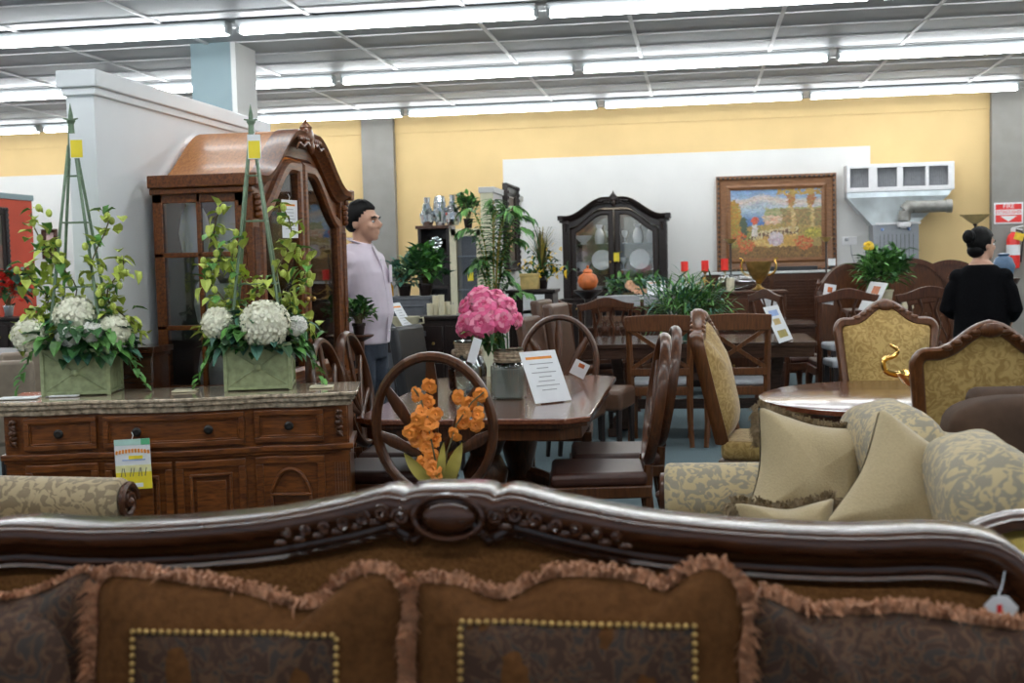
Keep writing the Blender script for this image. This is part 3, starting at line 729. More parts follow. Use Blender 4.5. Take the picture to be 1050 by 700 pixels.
for i, (x0, x1, arch) in enumerate(((-.62, -.33, 1), (-.30, -.02, 0), (-.005, .275, 0), (.315, .60, 1))):
    d = MB(); cpanel(d, x0, x1, .125, .655, .003, .012); rframe(d, x0, x1, .125, .655, .03, .012, .022); rframe(d, x0+.055, x1-.055, .18, .60 if not arch else .50, .012, .012, .028)
    if arch:
        xm = (x0+x1)/2; pts = smoothpath([(x0+.06, .50), (x0+.075, .54), (xm-.04, .585), (xm, .60), (xm+.04, .585), (x1-.075, .54), (x1-.06, .50)], 4)
        d.tube([(a, fy(a)-.018, b) for a, b in pts], .010, 6)
    else:
        cpanel(d, x0+.08, x1-.08, .21, .57, .012, .022)
    d = d.obj('door', 'cherry', bf, .003)
    kx = x1-.02 if i in (0, 1) else x0+.02
    MB().ball((kx, fy(kx)-.03, .42), .014, 8, 6).obj('knob', 'iron', d)
for s in (-1, 1):
    p = MB().bb(s*.665-.035, s*.665+.035, -.012, .03, .11, .86)
    for k in range(5): p.bb(s*.665-.025+k*.011, s*.665-.021+k*.011, -.018, -.012, .14, .62)
    p = p.obj('corner_post', 'cherry', bf, .004)
    c = MB()
    for k in range(5): c.ball((s*.665, -.022, .745+k*.022), (.020-.002*abs(k-2), .012, .014), 8, 5)
    c.tube([(s*.665+.014*math.cos(j*.8), -.03, .73+j*.008) for j in range(14)], .004, 5)
    c.obj('carving', 'oakbrown', p)
    MB().lathe([(.035, 0), (.045, .02), (.03, .045)], (s*.66, .03, 0)).lathe([(.035, 0), (.045, .02), (.03, .045)], (s*.66, .32, 0)).obj('foot', 'cherry', bf)
# price card hung from the buffet knob
def onb(x, y, z): return Vector(BU)+Matrix.Rotation(BRZ, 3, 'Z')@Vector((x, y, z))
# ------------------------------------------------------------ printed cards
def card(name, label, loc, rz, W, H, rx=0, ry=0, style='lines', tail=0, group=None, cat='price tag', base='paper', hook=True):
    t = thing(name, label, cat, loc, rz, group); t.rotation_euler = (rx, ry, rz)
    MB().bb(-W/2, W/2, -.0012, 0, -H, 0).obj('card', base, t, smooth=0)
    if style == 'sale':
        MB().bb(-W/2, W/2, -.002, -.0012, -H*.12, 0).obj('top_band', 'leaf_blue' if 0 else 'paper_mint', t, smooth=0)
        MB().bb(W*.25, W/2, -.0026, -.002, -H*.12, 0).obj('corner_patch', 'paper_green', t, smooth=0)
        MB().bb(-W/2, W/2, -.002, -.0012, -H, -H*.66).obj('yellow_field', 'paper_yellow', t, smooth=0)
        MB().bb(-W/2, W/2, -.0016, -.0012, -H*.66, -H*.52).obj('pale_field', 'paper_pale', t, smooth=0)
        h = MB()
        for k in range(11):
            u = (k-5)/5.2; h.box((u*W*.46, -.0022, -H*.235+.02*H*(1-u*u)*1.6-.006+abs(.0)), (W*.062, .001, H*.075), ry=-u*.25)
        h.obj('heading_letters', 'ink_orange', t, smooth=0)
        MB().bb(-W*.12, W*.28, -.0022, -.0012, -H*.40, -H*.33).obj('price_band', 'paper_yellow', t, smooth=0)
        MB().bb(-W*.3, W*.35, -.0023, -.0012, -H*.425, -H*.405).obj('rule', 'ink_blue', t, smooth=0)
        s_ = MB()
        for (x, a) in ((-.33, .2), (-.25, -.15), (-.08, .2), (-.0, .2), (.16, .2), (.22, -.1), (.34, .2)): s_.box((x*W, -.0026, -H*.66), (W*.018, .001, H*.17), ry=a)
        s_.obj('handwriting', 'ink', t, smooth=0)
        MB().bb(-W*.2, W*.25, -.0026, -.002, -H*.96, -H*.88).obj('small_print', 'paper', t, smooth=0)
    elif style == 'lines':
        MB().bb(-W*.38, W*.34, -.002, -.0012, -H*.16, -H*.11).obj('heading', 'ink_orange', t, smooth=0)
        l = MB(); rr_ = random.Random(len(label))
        for k in range(7):
            w = rr_.uniform(.12, .34)*W; z = -H*(.25+.085*k); l.bb(-w, w, -.002, -.0012, z-H*.008, z+H*.008)
        l.obj('printed_lines', 'grey_light', t, smooth=0)
    elif style == 'tag': MB().bb(-W*.44, W*.44, -.002, -.0012, -H*.97, -H*.26).obj('yellow_field', 'paper_yellow', t, smooth=0)
    elif style == 'photo':
        MB().bb(-W*.18, W*.22, -.002, -.0012, -H*.40, -H*.14).obj('picture', 'terracotta', t, smooth=0)
    elif style == 'colour':
        MB().bb(-W*.3, W*.3, -.002, -.0012, -H*.28, -H*.12).obj('heading', 'ink_blue', t, smooth=0)
        MB().bb(-W*.25, W*.2, -.002, -.0012, -H*.52, -H*.36).obj('picture', 'box_gold', t, smooth=0)
        MB().bb(-W*.3, W*.3, -.002, -.0012, -H*.88, -H*.68).obj('price_band', 'leaf_yellow', t, smooth=0)
    if tail: MB().tube([(0, 0, 0), (.006, .0, tail*.5), (0, .006, tail)], .0015, 5).obj('string', 'paper', t)
    return t
plain('paper_mint', (.50, .74, .66), .5); plain('paper_pale', (.88, .84, .45), .5)
a = at(135, 450, 4.62)
card('sale_tag', 'yellow and white printed sale card hanging from the buffet drawer knob', (a.x, 4.62, a.z), BRZ, .142, .205, style='sale', ry=-.02, tail=.028)
for px, py, lab, w_, h_ in ((20, 408, 'white card lying at the left end of the granite top', .16, .08), (66, 406, 'small white block leaning at the foot of the left planter', .12, .03)):
    q = down(px, py, .925)
    t = thing('paper_card', lab, 'card', (q.x, q.y, .922), BRZ); MB().box((0, 0, .004), (w_, h_, .006)).obj('card', 'paper', t, .001)
for px, py, lab in ((190, 400, 'cream notice lying on the middle of the granite top'), (330, 396, 'pale card lying at the right end of the granite top')):
    q = down(px, py, .925)
    t = thing('paper_card', lab, 'card', (q.x, q.y, .922), BRZ); MB().box((0, 0, .003), (.10, .10, .005)).obj('card', 'candle_cream', t, .001)
# ============================================================ china cabinets
def china(label, loc, rz, W, D, ZW, ZC, ZT, wd, roofm, doors=2, side_lites=True, inner='mirror'):
    """ZW waist height, ZC cornice, ZT crest"""
    t = thing('china_cabinet', label, 'china cabinet', loc, rz)
    h = W/2
    def A(x, k=1.0):
        u = max(0, min(1, ((1-abs(x)/h)-.10)/.72)); s = u*u*(3-2*u); return ZC+(ZT-.06-ZC)*s*k
    MB().bb(-h-.03, h+.03, -.05, D, .08, ZW-.03).bb(-h-.05, h+.05, -.07, D, ZW-.03, ZW).bb(-h-.045, h+.045, -.065, D, .0, .09).obj('base_cabinet', wd, t, .008)
    nd = 4
    for i in range(nd):
        x0 = -h+.02+i*(W-.04)/nd; x1 = x0+(W-.04)/nd-.02
        d = MB().bb(x0, x1, -.068, -.05, .14, ZW-.22); d.sweep([(x0+.05, .19), (x1-.05, .19), (x1-.05, ZW-.27), (x0+.05, ZW-.27)], [(-.01, -.068), (0, -.08), (.01, -.068)], True)
        d = d.obj('door', wd, t, .003); MB().ball((x1-.03 if i % 2 == 0 else x0+.03, -.085, ZW-.42), .013, 8, 6).obj('knob', 'antique_gold', d)
        d = MB().bb(x0, x1, -.068, -.05, ZW-.19, ZW-.06).obj('drawer', wd, t, .003); MB().ball(((x0+x1)/2, -.085, ZW-.125), .012, 8, 6).obj('knob', 'antique_gold', d)
    # upper case
    cs = MB(); p = .05
    for s in (-1, 1):
        for (y0, y1) in ((0, p), (D-p, D)): cs.bb(*(sorted((s*h, s*(h-p)))), y0, y1, ZW, ZC)
        xs = sorted((s*h, s*(h-.025)))
        cs.bb(*xs, 0, D, ZW, ZW+.07).bb(*xs, 0, D, ZC-.10, ZC)
        if side_lites:
            cs.bb(*xs, D*.5-.012, D*.5+.012, ZW, ZC)
            for k in (1, 2): cs.bb(*xs, 0, D, ZW+(ZC-ZW)*k/3-.012, ZW+(ZC-ZW)*k/3+.012)
    cs.bb(-h, h, 0, D, ZW, ZW+.03)
    cs.obj('case', wd, t, .004)
    n = 36; xs = [-h+W*i/n for i in range(n+1)]
    bk = MB().prism([(-h+.02, ZW+.03), (h-.02, ZW+.03)]+[(x*.97, A(x)-.03) for x in xs[::-1]], D-.02, D); bk.obj('back_panel', inner, t, smooth=0)
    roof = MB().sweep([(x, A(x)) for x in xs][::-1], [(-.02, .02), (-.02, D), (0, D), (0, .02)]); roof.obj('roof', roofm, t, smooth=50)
    if side_lites:
        for s in (-1, 1): MB().bb(*sorted((s*(h-.01), s*(h-.014))), .04, D-.04, ZW+.05, ZC-.08).obj('side_pane', 'glass', t, smooth=0)
    # arched header and cornice
    def DT(x):   # top of the door glass
        u = max(0, min(1, (1-abs(x)/h-.16)/.62)); s = u*u*(3-2*u); return ZC-.14+(ZT-ZC-.05)*s
    hd_ = MB().prism([(x, A(x)) for x in xs]+[(x, DT(x)+.02) for x in xs[::-1]], -.01, .03); hd_.obj('header', wd, t, smooth=40)
    prof = [(-.055, -.01), (-.05, -.03), (-.03, -.04), (-.01, -.075), (.02, -.085), (.028, -.07), (.028, .03), (-.055, .03)]
    MB().sweep([(x, A(x)) for x in xs][::-1], [(-o, d) for o, d in prof]).obj('cornice', wd, t, smooth=40)
    for s in (-1, 1): MB().bb(*sorted((s*(h-.02), s*(h+.05))), -.08, D, ZC-.03, ZC+.03).bb(*sorted((s*(h-.02), s*(h+.03))), -.05, D, ZC-.06, ZC-.03).obj('side_cornice', wd, t, .006)
    cr = MB(); z0 = ZT-.06
    cr.ball((0, -.07, z0), (.06, .03, .055), 12, 8).ball((0, -.085, z0-.055), (.035, .02, .04), 10, 6)
    cr.lathe([(.03, 0), (.035, .03), (.012, .055), (.004, .08)], (0, -.06, z0+.02), 8)
    for s in (-1, 1):
        for k in range(4):
            cr.ball((s*(.05+.038*k), -.078, A(.05+.038*k)-.02), (.028, .018, .022-.002*k), 8, 5)
        cr.tube([(s*(.05+.02*j), -.09, A(.05+.02*j)-.05+.012*math.sin(j)) for j in range(11)], [.012-.0008*j for j in range(11)], 6)
    cr.obj('crest_carving', wd, t)
    # pilasters
    for s in (-1, 1):
        pl = MB().bb(s*(h-.05)-.045, s*(h-.05)+.045, -.035, 0, ZW, ZC-.03)
        for k in range(4): pl.bb(s*(h-.05)-.028+k*.017, s*(h-.05)-.021+k*.017, -.042, -.035, ZW+.1, ZC-.22)
        pl = pl.obj('pilaster', wd, t, .004)
        b = MB()
        for k in range(4): b.ball((s*(h-.05), -.045, ZC-.08-.028*k), (.034-.005*k, .022, .02), 8, 5)
        b.obj('carving', wd, pl)
    # doors
    ix = h-.11
    for s in (-1, 1):
        xa, xb = sorted((s*.012, s*ix)); m_ = 12
        tops = [(xa+.03+(xb-xa-.06)*i/m_) for i in range(m_+1)]
        pth = [(xa+.025, ZW+.06), (xb-.025, ZW+.06)]+[(x, DT(x)-.035) for x in tops[::-1]]
        d = MB().sweep(pth, [(-.035, -.03), (-.035, .0), (.035, .0), (.035, -.03), (.018, -.042), (-.018, -.042)], True)
        d = d.obj('glass_door', wd, t, smooth=30)
        MB().prism([(xa+.03, ZW+.07), (xb-.03, ZW+.07)]+[(x, DT(x)-.05) for x in tops[::-1]], -.012, -.009).obj('pane', 'glass', d, smooth=0)
        MB().ball((s*.05, -.055, ZW+.45), .014, 8, 6).obj('knob', 'antique_gold', d)
    for k in (1, 2):
        MB().bb(-h+.03, h-.03, .05, D-.03, ZW+(ZC-ZW)*k/3-.004, ZW+(ZC-ZW)*k/3+.004).obj('glass_shelf', 'shelf_glass', t, smooth=0)
    MB().bb(-h*.35, h*.35, D*.3, D*.3+.05, ZT-.125, ZT-.11).obj('added_cabinet_glow', 'added_cabinet_glow', t, smooth=0)  # unseen glowing strip added behind the header to brighten the glassware
    return t
plain('mirror_dim', (.50, .48, .40), .08, .85, var=.15, scale=9)
glass('shelf_glass', (.75, .88, .84), .05, .2)
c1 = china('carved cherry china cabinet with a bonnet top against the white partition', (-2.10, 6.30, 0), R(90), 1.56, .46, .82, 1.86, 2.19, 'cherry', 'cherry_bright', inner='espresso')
a = at(572, 222, 15.2); b_ = at(687, 217, 15.2); zt = at(628, 197, 15.2).z
c2 = china('black arched china cabinet with two glass doors against the white wall', ((a.x+b_.x)/2, 15.25, 0), 0, (b_.x-a.x)-.09, .44, .95, (a.z+b_.z)/2-.03, zt-.02, 'espresso', 'espresso', inner='mirror_dim')
# glassware, plates and bowls on their shelves
def goblet(label, g):
    t = thing('goblet', label, 'glassware', (0, 0, 0), 0, g); MB().lathe([(.035, 0), (.036, .004), (.006, .012), (.006, .07), (.02, .085), (.036, .12), (.034, .16), (.032, .16), (.03, .12), (.004, .09)], n=12).obj('body', 'crystal', t); return t
def plate(label, g):
    t = thing('plate', label, 'plate', (0, 0, 0), 0, g); Mx = Matrix.Rotation(R(78), 3, 'X')
    MB().lathe([(.07, 0), (.08, .006), (.13, .016), (.132, .020), (.08, .012), (0.01, .008)], (0, 0, .13), 22, M=Mx).obj('body', 'china', t); return t
def vase(label, g, mat_='crystal', s=1):
    t = thing('vase', label, 'vase', (0, 0, 0), 0, g); MB().lathe([(.045*s, 0), (.05*s, .01), (.062*s, .08*s), (.05*s, .15*s), (.028*s, .19*s), (.045*s, .24*s), (.04*s, .24*s), (.02*s, .19*s)], n=14).obj('body', mat_, t); return t
def bowl(label, g, mat_='crystal'):
    t = thing('bowl', label, 'bowl', (0, 0, 0), 0, g); MB().lathe([(.04, 0), (.045, .01), (.03, .02), (.08, .06), (.11, .11), (.105, .11), (.07, .06), (.01, .03)], n=16).obj('body', mat_, t); return t
KIND = {'g': goblet, 'p': plate, 'v': vase, 'b': bowl}; WORD = {'g': 'goblet', 'p': 'plate', 'v': 'vase', 'b': 'footed bowl'}
proto = {}
def stock(cab, loc, rz, ZW, ZC, rows, who):
    M_ = Matrix.Rotation(rz, 3, 'Z')
    for k, row in enumerate(rows):
        z = (ZW+.031, ZW+(ZC-ZW)/3+.005, ZW+(ZC-ZW)*2/3+.005)[k]; sh = ('bottom', 'middle', 'top')[k]
        for (x, y, kd) in row:
            lab = '%s %s on the %s shelf of the %s' % ('pale display' if kd == 'p' else 'clear cut-glass', WORD[kd], sh, who); g = '%ss on the %s shelf of the %s' % (WORD[kd], sh, who)
            P_ = Vector(loc)+M_@Vector((x, y, z))
            if kd not in proto: o = KIND[kd](lab, g); o.location = P_; o.rotation_euler = (0, 0, rz); proto[kd] = o
            else: dup(proto[kd], P_, rz, lab, g, 1.25 if 'cherry' in who and kd != 'p' else None)
stock(c2, c2.location, 0, .95, (a.z+b_.z)/2-.03, [
    [(-.45, .2, 'v'), (-.28, .2, 'b'), (-.1, .22, 'g'), (.14, .2, 'g'), (.3, .2, 'b'), (.46, .2, 'v')],
    [(-.42, .22, 'b'), (-.18, .3, 'p'), (.1, .2, 'g'), (.30, .3, 'p'), (.47, .2, 'g')],
    [(-.40, .2, 'b'), (-.2, .2, 'v'), (-.08, .2, 'g'), (.12, .2, 'g'), (.28, .2, 'v'), (.45, .2, 'v')]], 'black china cabinet')
stock(c1, c1.location, R(90), .82, 1.86, [
    [(-.62, .25, 'v'), (-.50, .15, 'g'), (-.3, .25, 'b'), (0, .2, 'v'), (.25, .25, 'g'), (.5, .2, 'b')],
    [(-.64, .18, 'g'), (-.52, .3, 'v'), (-.3, .2, 'b'), (0, .3, 'p'), (.3, .2, 'g'), (.5, .3, 'p')],
    [(-.62, .32, 'v'), (-.6, .14, 'v'), (-.35, .2, 'g'), (-.1, .2, 'b'), (.2, .2, 'v'), (.5, .2, 'g')]], 'cherry china cabinet')
a = at(633, 263, 15.15); card('price_tag', 'small yellow tag on the doors of the black china cabinet', (a.x-.01, 15.15, a.z+.05), 0, .07, .11, style='', base='paper_yellow')
a = at(293, 205, 5.9); card('price_tag', 'white tag hanging on the glass front of the cherry china cabinet', (-2.01, 5.90, at(293, 205, 5.9).z), R(75), .14, .19, style='lines', tail=.03)
# ============================================================ chairs
def turned(r0, z0, z1, k=1):
    L = z1-z0
    return [(r0*.8, z0), (r0*1.0, z0+.04*L), (r0*.55, z0+.08*L), (r0*.8, z0+.3*L), (r0*1.15, z0+.62*L), (r0*.6, z0+.70*L), (r0*1.2, z0+.76*L), (r0*.8, z0+.82*L), (r0*1.2, z0+.90*L), (r0*1.2, z1)]
def wheel_chair(label, loc, rz, g=None, seat='leather_brown'):
    """oval wheel back; front faces -Y"""
    t = thing('wheelback_chair', label, 'chair', loc, rz, g)
    MB().prism([(-.23, -.24), (.23, -.24), (.20, .20), (-.20, .20)], .43, .495, 'xy').obj('seat', seat, t, .025, seg=3)
    MB().prism([(-.24, -.25), (.24, -.25), (.21, .21), (-.21, .21)], .38, .435, 'xy').obj('apron', 'oakbrown', t, .006)
    for s in (-1, 1): MB().lathe(turned(.026, 0, .40), (s*.205, -.215, 0), 10).obj('leg', 'oakbrown', t)
    for s in (-1, 1): MB().tube([(s*.17, .20, .52), (s*.175, .19, .40), (s*.18, .215, .2), (s*.185, .26, 0)], [.022, .024, .02, .017], 8).obj('leg', 'oakbrown', t)
    cz, rx, rzz = .80, .235, .285; ln = .18
    def bk(x, z, o=0): return (x, .20+o+ln*max(0, z-.5)*.9, z)
    MB().tube([bk(rx*math.cos(a*PI/20), cz+rzz*math.sin(a*PI/20)) for a in range(40)], [(.026, .020)]*40, 8, True, flat=(0, 1, 0)).obj('back_hoop', 'oakbrown', t)
    hub = .655
    for k, a in enumerate((-62, -31, 0, 31, 62)):
        a_ = R(a); e = Vector((math.sin(a_), math.cos(a_)))
        # reach of the hoop along this ray
        L = .05
        while ((e.x*L)/rx)**2+((hub+e.y*L-cz)/rzz)**2 < .93: L += .005
        pts = [bk(e.x*q*L, hub+e.y*q*L) for q in (0, .25, .5, .75, 1)]
        MB().tube(pts, [(.013, .010), (.011, .014), (.012, .021), (.012, .027), (.012, .016)], 8, flat=(0, 1, 0)).obj('spoke', 'oakbrown', t)
    MB().ball(bk(0, hub-.01), (.045, .018, .04), 12, 7).obj('hub', 'oakbrown', t)
    MB().prism([(-.045, .50), (.045, .50), (.03, .58), (.045, .64), (-.045, .64), (-.03, .58)], .215, .235).obj('splat', 'oakbrown', t, .004)
    return t
def throne_chair(label, loc, rz, g=None, W=.60):
    t = thing('upholstered_chair', label, 'chair', loc, rz, g); h = W/2
    MB().prism([(-h+.02, -.28), (h-.02, -.28), (h-.05, .22), (-h+.05, .22)], .42, .52, 'xy').obj('seat', 'gold_damask', t, .035, seg=3)
    MB().prism([(-h, -.29), (h, -.29), (h-.04, .23), (-h+.04, .23)], .35, .425, 'xy').obj('apron', 'antique', t, .008)
    for s in (-1, 1):
        MB().tube(smoothpath([(s*(h-.05), -.25, .38), (s*(h-.03), -.27, .28), (s*(h-.07), -.25, .10), (s*(h-.04), -.28, 0)], 3), [.038, .042, .04, .034, .028, .024, .022, .022, .024, .03], 8).obj('leg', 'antique', t)
        MB().tube([(s*(h-.07), .20, .42), (s*(h-.07), .21, .2), (s*(h-.07), .29, 0)], [.028, .024, .02], 8).obj('leg', 'antique', t)
    half_ = [(0, 1.175), (.045, 1.162), (.095, 1.130), (.145, 1.088), (.19, 1.068), (.23, 1.068), (.268, 1.055), (h-.005, 1.01), (h-.01, .95), (h-.03, .75), (h-.05, .58), (h-.06, .50)]
    hp = smoothpath(half_, 2); pth = [(-x, z) for x, z in hp[:0:-1]]+hp
    ln = .22
    def tilt(mb):
        mb.v = [(x, y+.20+ln*max(0, z-.45), z) for x, y, z in mb.v]; return mb
    fr_ = tilt(MB().sweep(pth, [(-.05, -.018), (-.04, -.032), (-.012, -.036), (0, -.018), (0, .020), (-.012, .034), (-.04, .030), (-.05, .018)]))
    fr_ = fr_.obj('back_frame', 'oak_orange', t, smooth=50)
    c = MB(); c.ball((0, -.03, 1.135), (.05, .018, .03), 10, 6); c.ball((0, .03, 1.135), (.05, .018, .03), 10, 6)
    for s in (-1, 1):
        for k in range(4):
            for y in (-.03, .03): c.ball((s*(.055+.035*k), y, 1.128-.020*k), (.022, .012, .013), 8, 5)
    tilt(c).obj('carving', 'oak_orange', fr_)
    inner = [(x*.86, .50+(z-.47)*.93-.01) for x, z in pth]
    def pad(s, dep):
        N = len(inner); c0 = Vector((0, .80)); vs = [(0, s*dep, .80)]; fs = []
        for k in range(1, 6):
            tt = k/5
            for p in inner: q = c0+(Vector(p)-c0)*tt; vs.append((q.x, s*(.012+(dep-.012)*(1-tt**3)), q.y))
        for i in range(N): fs.append((0, 1+i, 1+(i+1) % N))
        for k in range(4):
            for i in range(N): fs.append((1+k*N+i, 1+(k+1)*N+i, 1+(k+1)*N+(i+1) % N, 1+k*N+(i+1) % N))
        return tilt(MB().add(vs, fs))
    pad(-1, .095).obj('back_cushion', 'gold_damask', t, smooth=180); pad(1, .022).obj('back_panel', 'gold_damask', t, smooth=180)
    return t
def cross_chair(label, loc, rz, g=None):
    t = thing('crossback_chair', label, 'chair', loc, rz, g)
    MB().bb(-.22, .22, -.22, .17, .455, .50).obj('seat', 'seat_grey', t, .02, seg=3)
    MB().bb(-.235, .235, -.235, .20, .39, .455).obj('apron', 'oak_orange', t, .005)
    for s in (-1, 1):
        MB().tube([(s*.215, -.21, .42), (s*.215, -.215, 0)], [(.024, .024), (.017, .017)], 4).obj('leg', 'oak_orange', t, .003)
        MB().tube([(s*.235, .27, .98), (s*.228, .215, .70), (s*.222, .19, .45), (s*.222, .22, .2), (s*.235, .28, 0)], [.022, .026, .028, .024, .020], 4).obj('leg', 'oak_orange', t, .003)
    MB().prism([(-.26, .94), (-.25, .885), (.25, .885), (.26, .94)]+[(.26-.52*k/8, 1.0+.012*math.sin(PI*k/8)-.0) for k in range(9)], .245, .285).obj('top_rail', 'oak_orange', t, .006)
    MB().bb(-.225, .225, .20, .225, .545, .60).obj('lower_rail', 'oak_orange', t, .005)
    for s in (-1, 1): MB().tube([(s*.215, .265, .895), (0, .240, .745), (-s*.215, .212, .60)], [(.012, .022)]*3, 4, flat=(0, 1, 0)).obj('cross_slat', 'oak_orange', t, .002)
    return t
def splat_chair(label, loc, rz, g=None, wd='walnut_mid', seat='leather_brown', W=.48, H=1.08):
    """carved chair with a pierced vase splat and a shaped crest"""
    t = thing('carved_chair', label, 'chair', loc, rz, g); h = W/2
    MB().bb(-h+.01, h-.01, -.23, .18, .44, .495).obj('seat', seat, t, .02, seg=3)
    MB().bb(-h, h, -.24, .20, .37, .44).obj('apron', wd, t, .006)
    for s in (-1, 1):
        MB().tube(smoothpath([(s*(h-.03), -.21, .40), (s*(h-.015), -.225, .28), (s*(h-.045), -.21, .10), (s*(h-.02), -.235, 0)], 3), [.03, .034, .032, .028, .022, .02, .018, .018, .02, .026], 8).obj('leg', wd, t)
        MB().tube([(s*(h-.01), .27, H-.10), (s*(h-.025), .23, .75), (s*(h-.03), .19, .45), (s*(h-.03), .21, .2), (s*(h-.03), .27, 0)], [.017, .021, .024, .022, .018], 8).obj('leg', wd, t)
    cr_ = smoothpath([(-h-.02, H-.06), (-h*.7, H-.045), (-h*.35, H-.015), (0, H), (h*.35, H-.015), (h*.7, H-.045), (h+.02, H-.06)], 3)
    low = smoothpath([(h+.0, H-.12), (h*.5, H-.10), (0, H-.085), (-h*.5, H-.10), (-h, H-.12)], 3)
    MB().prism(cr_+low, .262, .292).obj('crest_rail', wd, t, .006)
    ou = [(.05, .50), (.035, .58), (.075, .70), (.085, .80), (.05, .90), (.075, H-.09)]
    sp = MB()
    for s in (-1, 1):
        sp.tube([(s*x, .20+.10*(z-.5), z) for x, z in smoothpath(ou, 3)], [(.008, .012)]*16, 6, flat=(0, 1, 0))
        sp.tube([(s*(.035+.025*math.sin(j*.7)), .215+.10*(j*.035), .60+j*.035) for j in range(9)], .007, 5)
    sp.ball((0, .235, .80), (.03, .012, .04), 8, 6).ball((0, .22, .64), (.025, .012, .03), 8, 6)
    sp.obj('splat', wd, t)
    MB().bb(-h+.02, h-.02, .19, .215, .495, .53).obj('lower_rail', wd, t, .004)
    return t
def slab_chair(label, loc, rz, g=None, fab='leather_brown', H=1.05):
    t = thing('parsons_chair', label, 'chair', loc, rz, g)
    MB().bb(-.23, .23, -.25, .22, .34, .49).obj('seat', fab, t, .03, seg=3)
    b = MB().bb(-.23, .23, .17, .25, .42, H); b.v = [(x, y+.14*max(0, z-.45), z) for x, y, z in b.v]; b.obj('backrest', fab, t, .025, seg=3)
    for s in (-1, 1):
        for y in (-.22, .20): MB().tube([(s*.20, y, .36), (s*.205, y+(.03 if y > 0 else 0), 0)], [.026, .018], 4).obj('leg', 'espresso', t, .003)
    return t
# ============================================================ dining table with the peonies
DT = (-1.0, 6.18, 0)
G_ = 'wheelback chairs around the polished dining table'
t = thing('dining_table', 'polished wooden dining table set with peonies and glass jars', 'dining table', DT)
def clip(w, l, c, n=5):
    o = []
    for sx, sy in ((1, -1), (1, 1), (-1, 1), (-1, -1)):
        pts = [(sx*(w-c), sy*l), (sx*(w-c*.75), sy*(l-c*.25)), (sx*(w-c*.25), sy*(l-c*.75)), (sx*w, sy*(l-c))]
        o += pts if sx*sy < 0 else pts[::-1]
    return o
MB().prism(clip(.53, .98, .10), .735, .762, 'xy').obj('tabletop', 'redwood', t, .006)
MB().prism(clip(.515, .965, .10), .715, .735, 'xy').prism(clip(.49, .94, .09), .66, .715, 'xy').obj('apron', 'oakbrown', t, .004)
for y in (-.55, .55):
    p = MB().lathe([(.10, .12), (.12, .18), (.06, .24), (.09, .36), (.11, .46), (.07, .54), (.10, .60), (.16, .66)], (0, y, 0), 14)
    p = p.obj('pedestal', 'oakbrown', t)
    for s in (-1, 1): MB().tube(smoothpath([(0, y, .26), (s*.18, y, .20), (s*.32, y, .06), (s*.40, y, .03)], 3), [0.05, .05, .048, .046, .044, .04, .038, .036, .034, .034], 8).obj('foot', 'oakbrown', t)
MB().bb(-.04, .04, -.55, .55, .14, .20).obj('stretcher', 'oakbrown', t, .01)
ch = wheel_chair('wheelback chair nearest the camera with orange orchids showing through its back', (-1.028, 4.70-.24, 0), R(180), G_)
ch.location = (-1.03, 4.92, 0)
for (x, y, a, lab) in ((-.44, 5.58, -90, 'near wheelback chair on the right side of the polished dining table'), (-.40, 6.12, -90, 'far wheelback chair on the right side of the polished dining table'),
                       (-1.50, 5.62, 90, 'near wheelback chair on the left side, beside the buffet end'), (-1.52, 6.15, 90, 'far wheelback chair on the left side, before the man'),
                       (-.86, 7.32, 0, 'wheelback chair at the far end of the dining table behind the white placard')):
    dup(ch, (x, y, 0), R(a+(6 if a == -90 else 0)), lab)
def fold_card(lab, p0, p1, hgt, lean, style='lines', base='paper', name='placard'):
    """sheet standing on the edge p0-p1, leaning back"""
    p0, p1 = Vector(p0), Vector(p1); d = p1-p0; rz = math.atan2(d.y, d.x); W = d.length
    t = card(name, lab, (0, 0, 0), rz, W, hgt, style=style, base=base, cat='placard'); t.rotation_euler = (-lean, 0, rz)
    top = Matrix.Rotation(rz, 3, 'Z')@Vector((0, hgt*math.sin(lean), hgt*math.cos(lean)))
    t.location = (p0+p1)/2+top
    s = MB().bb(-W*.3, W*.3, .001, .004, -hgt, -hgt*.1).bb(-W*.3, W*.3, .002, .08, -hgt+.0, -hgt+.004); s.obj('holder', 'glass_jar', t); return t
def dn(px, py, z): return down(px, py, z)
p0 = dn(549, 414, .768); p1 = dn(586, 410, .768)
fold_card('large white price placard leaning on the polished dining table', p0, p1, .27, R(28))
# petals and blooms
def bloom(mb, c, r, rr, petals=26, ruffle=.25, axis=None, cup=.9):
    c = Vector(c); ax = (axis or rdir(rr, .0)).normalized(); u = ax.orthogonal().normalized(); w = ax.cross(u)
    for k in range(petals):
        f = k/petals; ring = f**.75; a = k*2.4+rr.uniform(-.2, .2)
        el = ring*PI*.62                # angle from the axis
        rad = r*(.45+.55*ring); pw = r*(.28+.34*ring)
        def P(s, q):                    # s across, q along
            e2 = el*(.35+.75*q)+.05; a2 = a+s*pw/(max(.25, math.sin(e2))*rad)*.8
            rd = rad*(.45+.6*q)*(1+ruffle*.22*math.sin(s*6+k)*q)
            return c+rd*(math.cos(e2)*ax*cup+math.sin(e2)*(math.cos(a2)*u+math.sin(a2)*w))
        vs = [P(s, q) for q in (0, .55, .95) for s in (-.8, 0, .8)]
        vs[6] = vs[6]*.9+vs[3]*.1; vs[8] = vs[8]*.9+vs[5]*.1
        mb.add(vs, [(0, 1, 4, 3), (1, 2, 5, 4), (3, 4, 7, 6), (4, 5, 8, 7)])
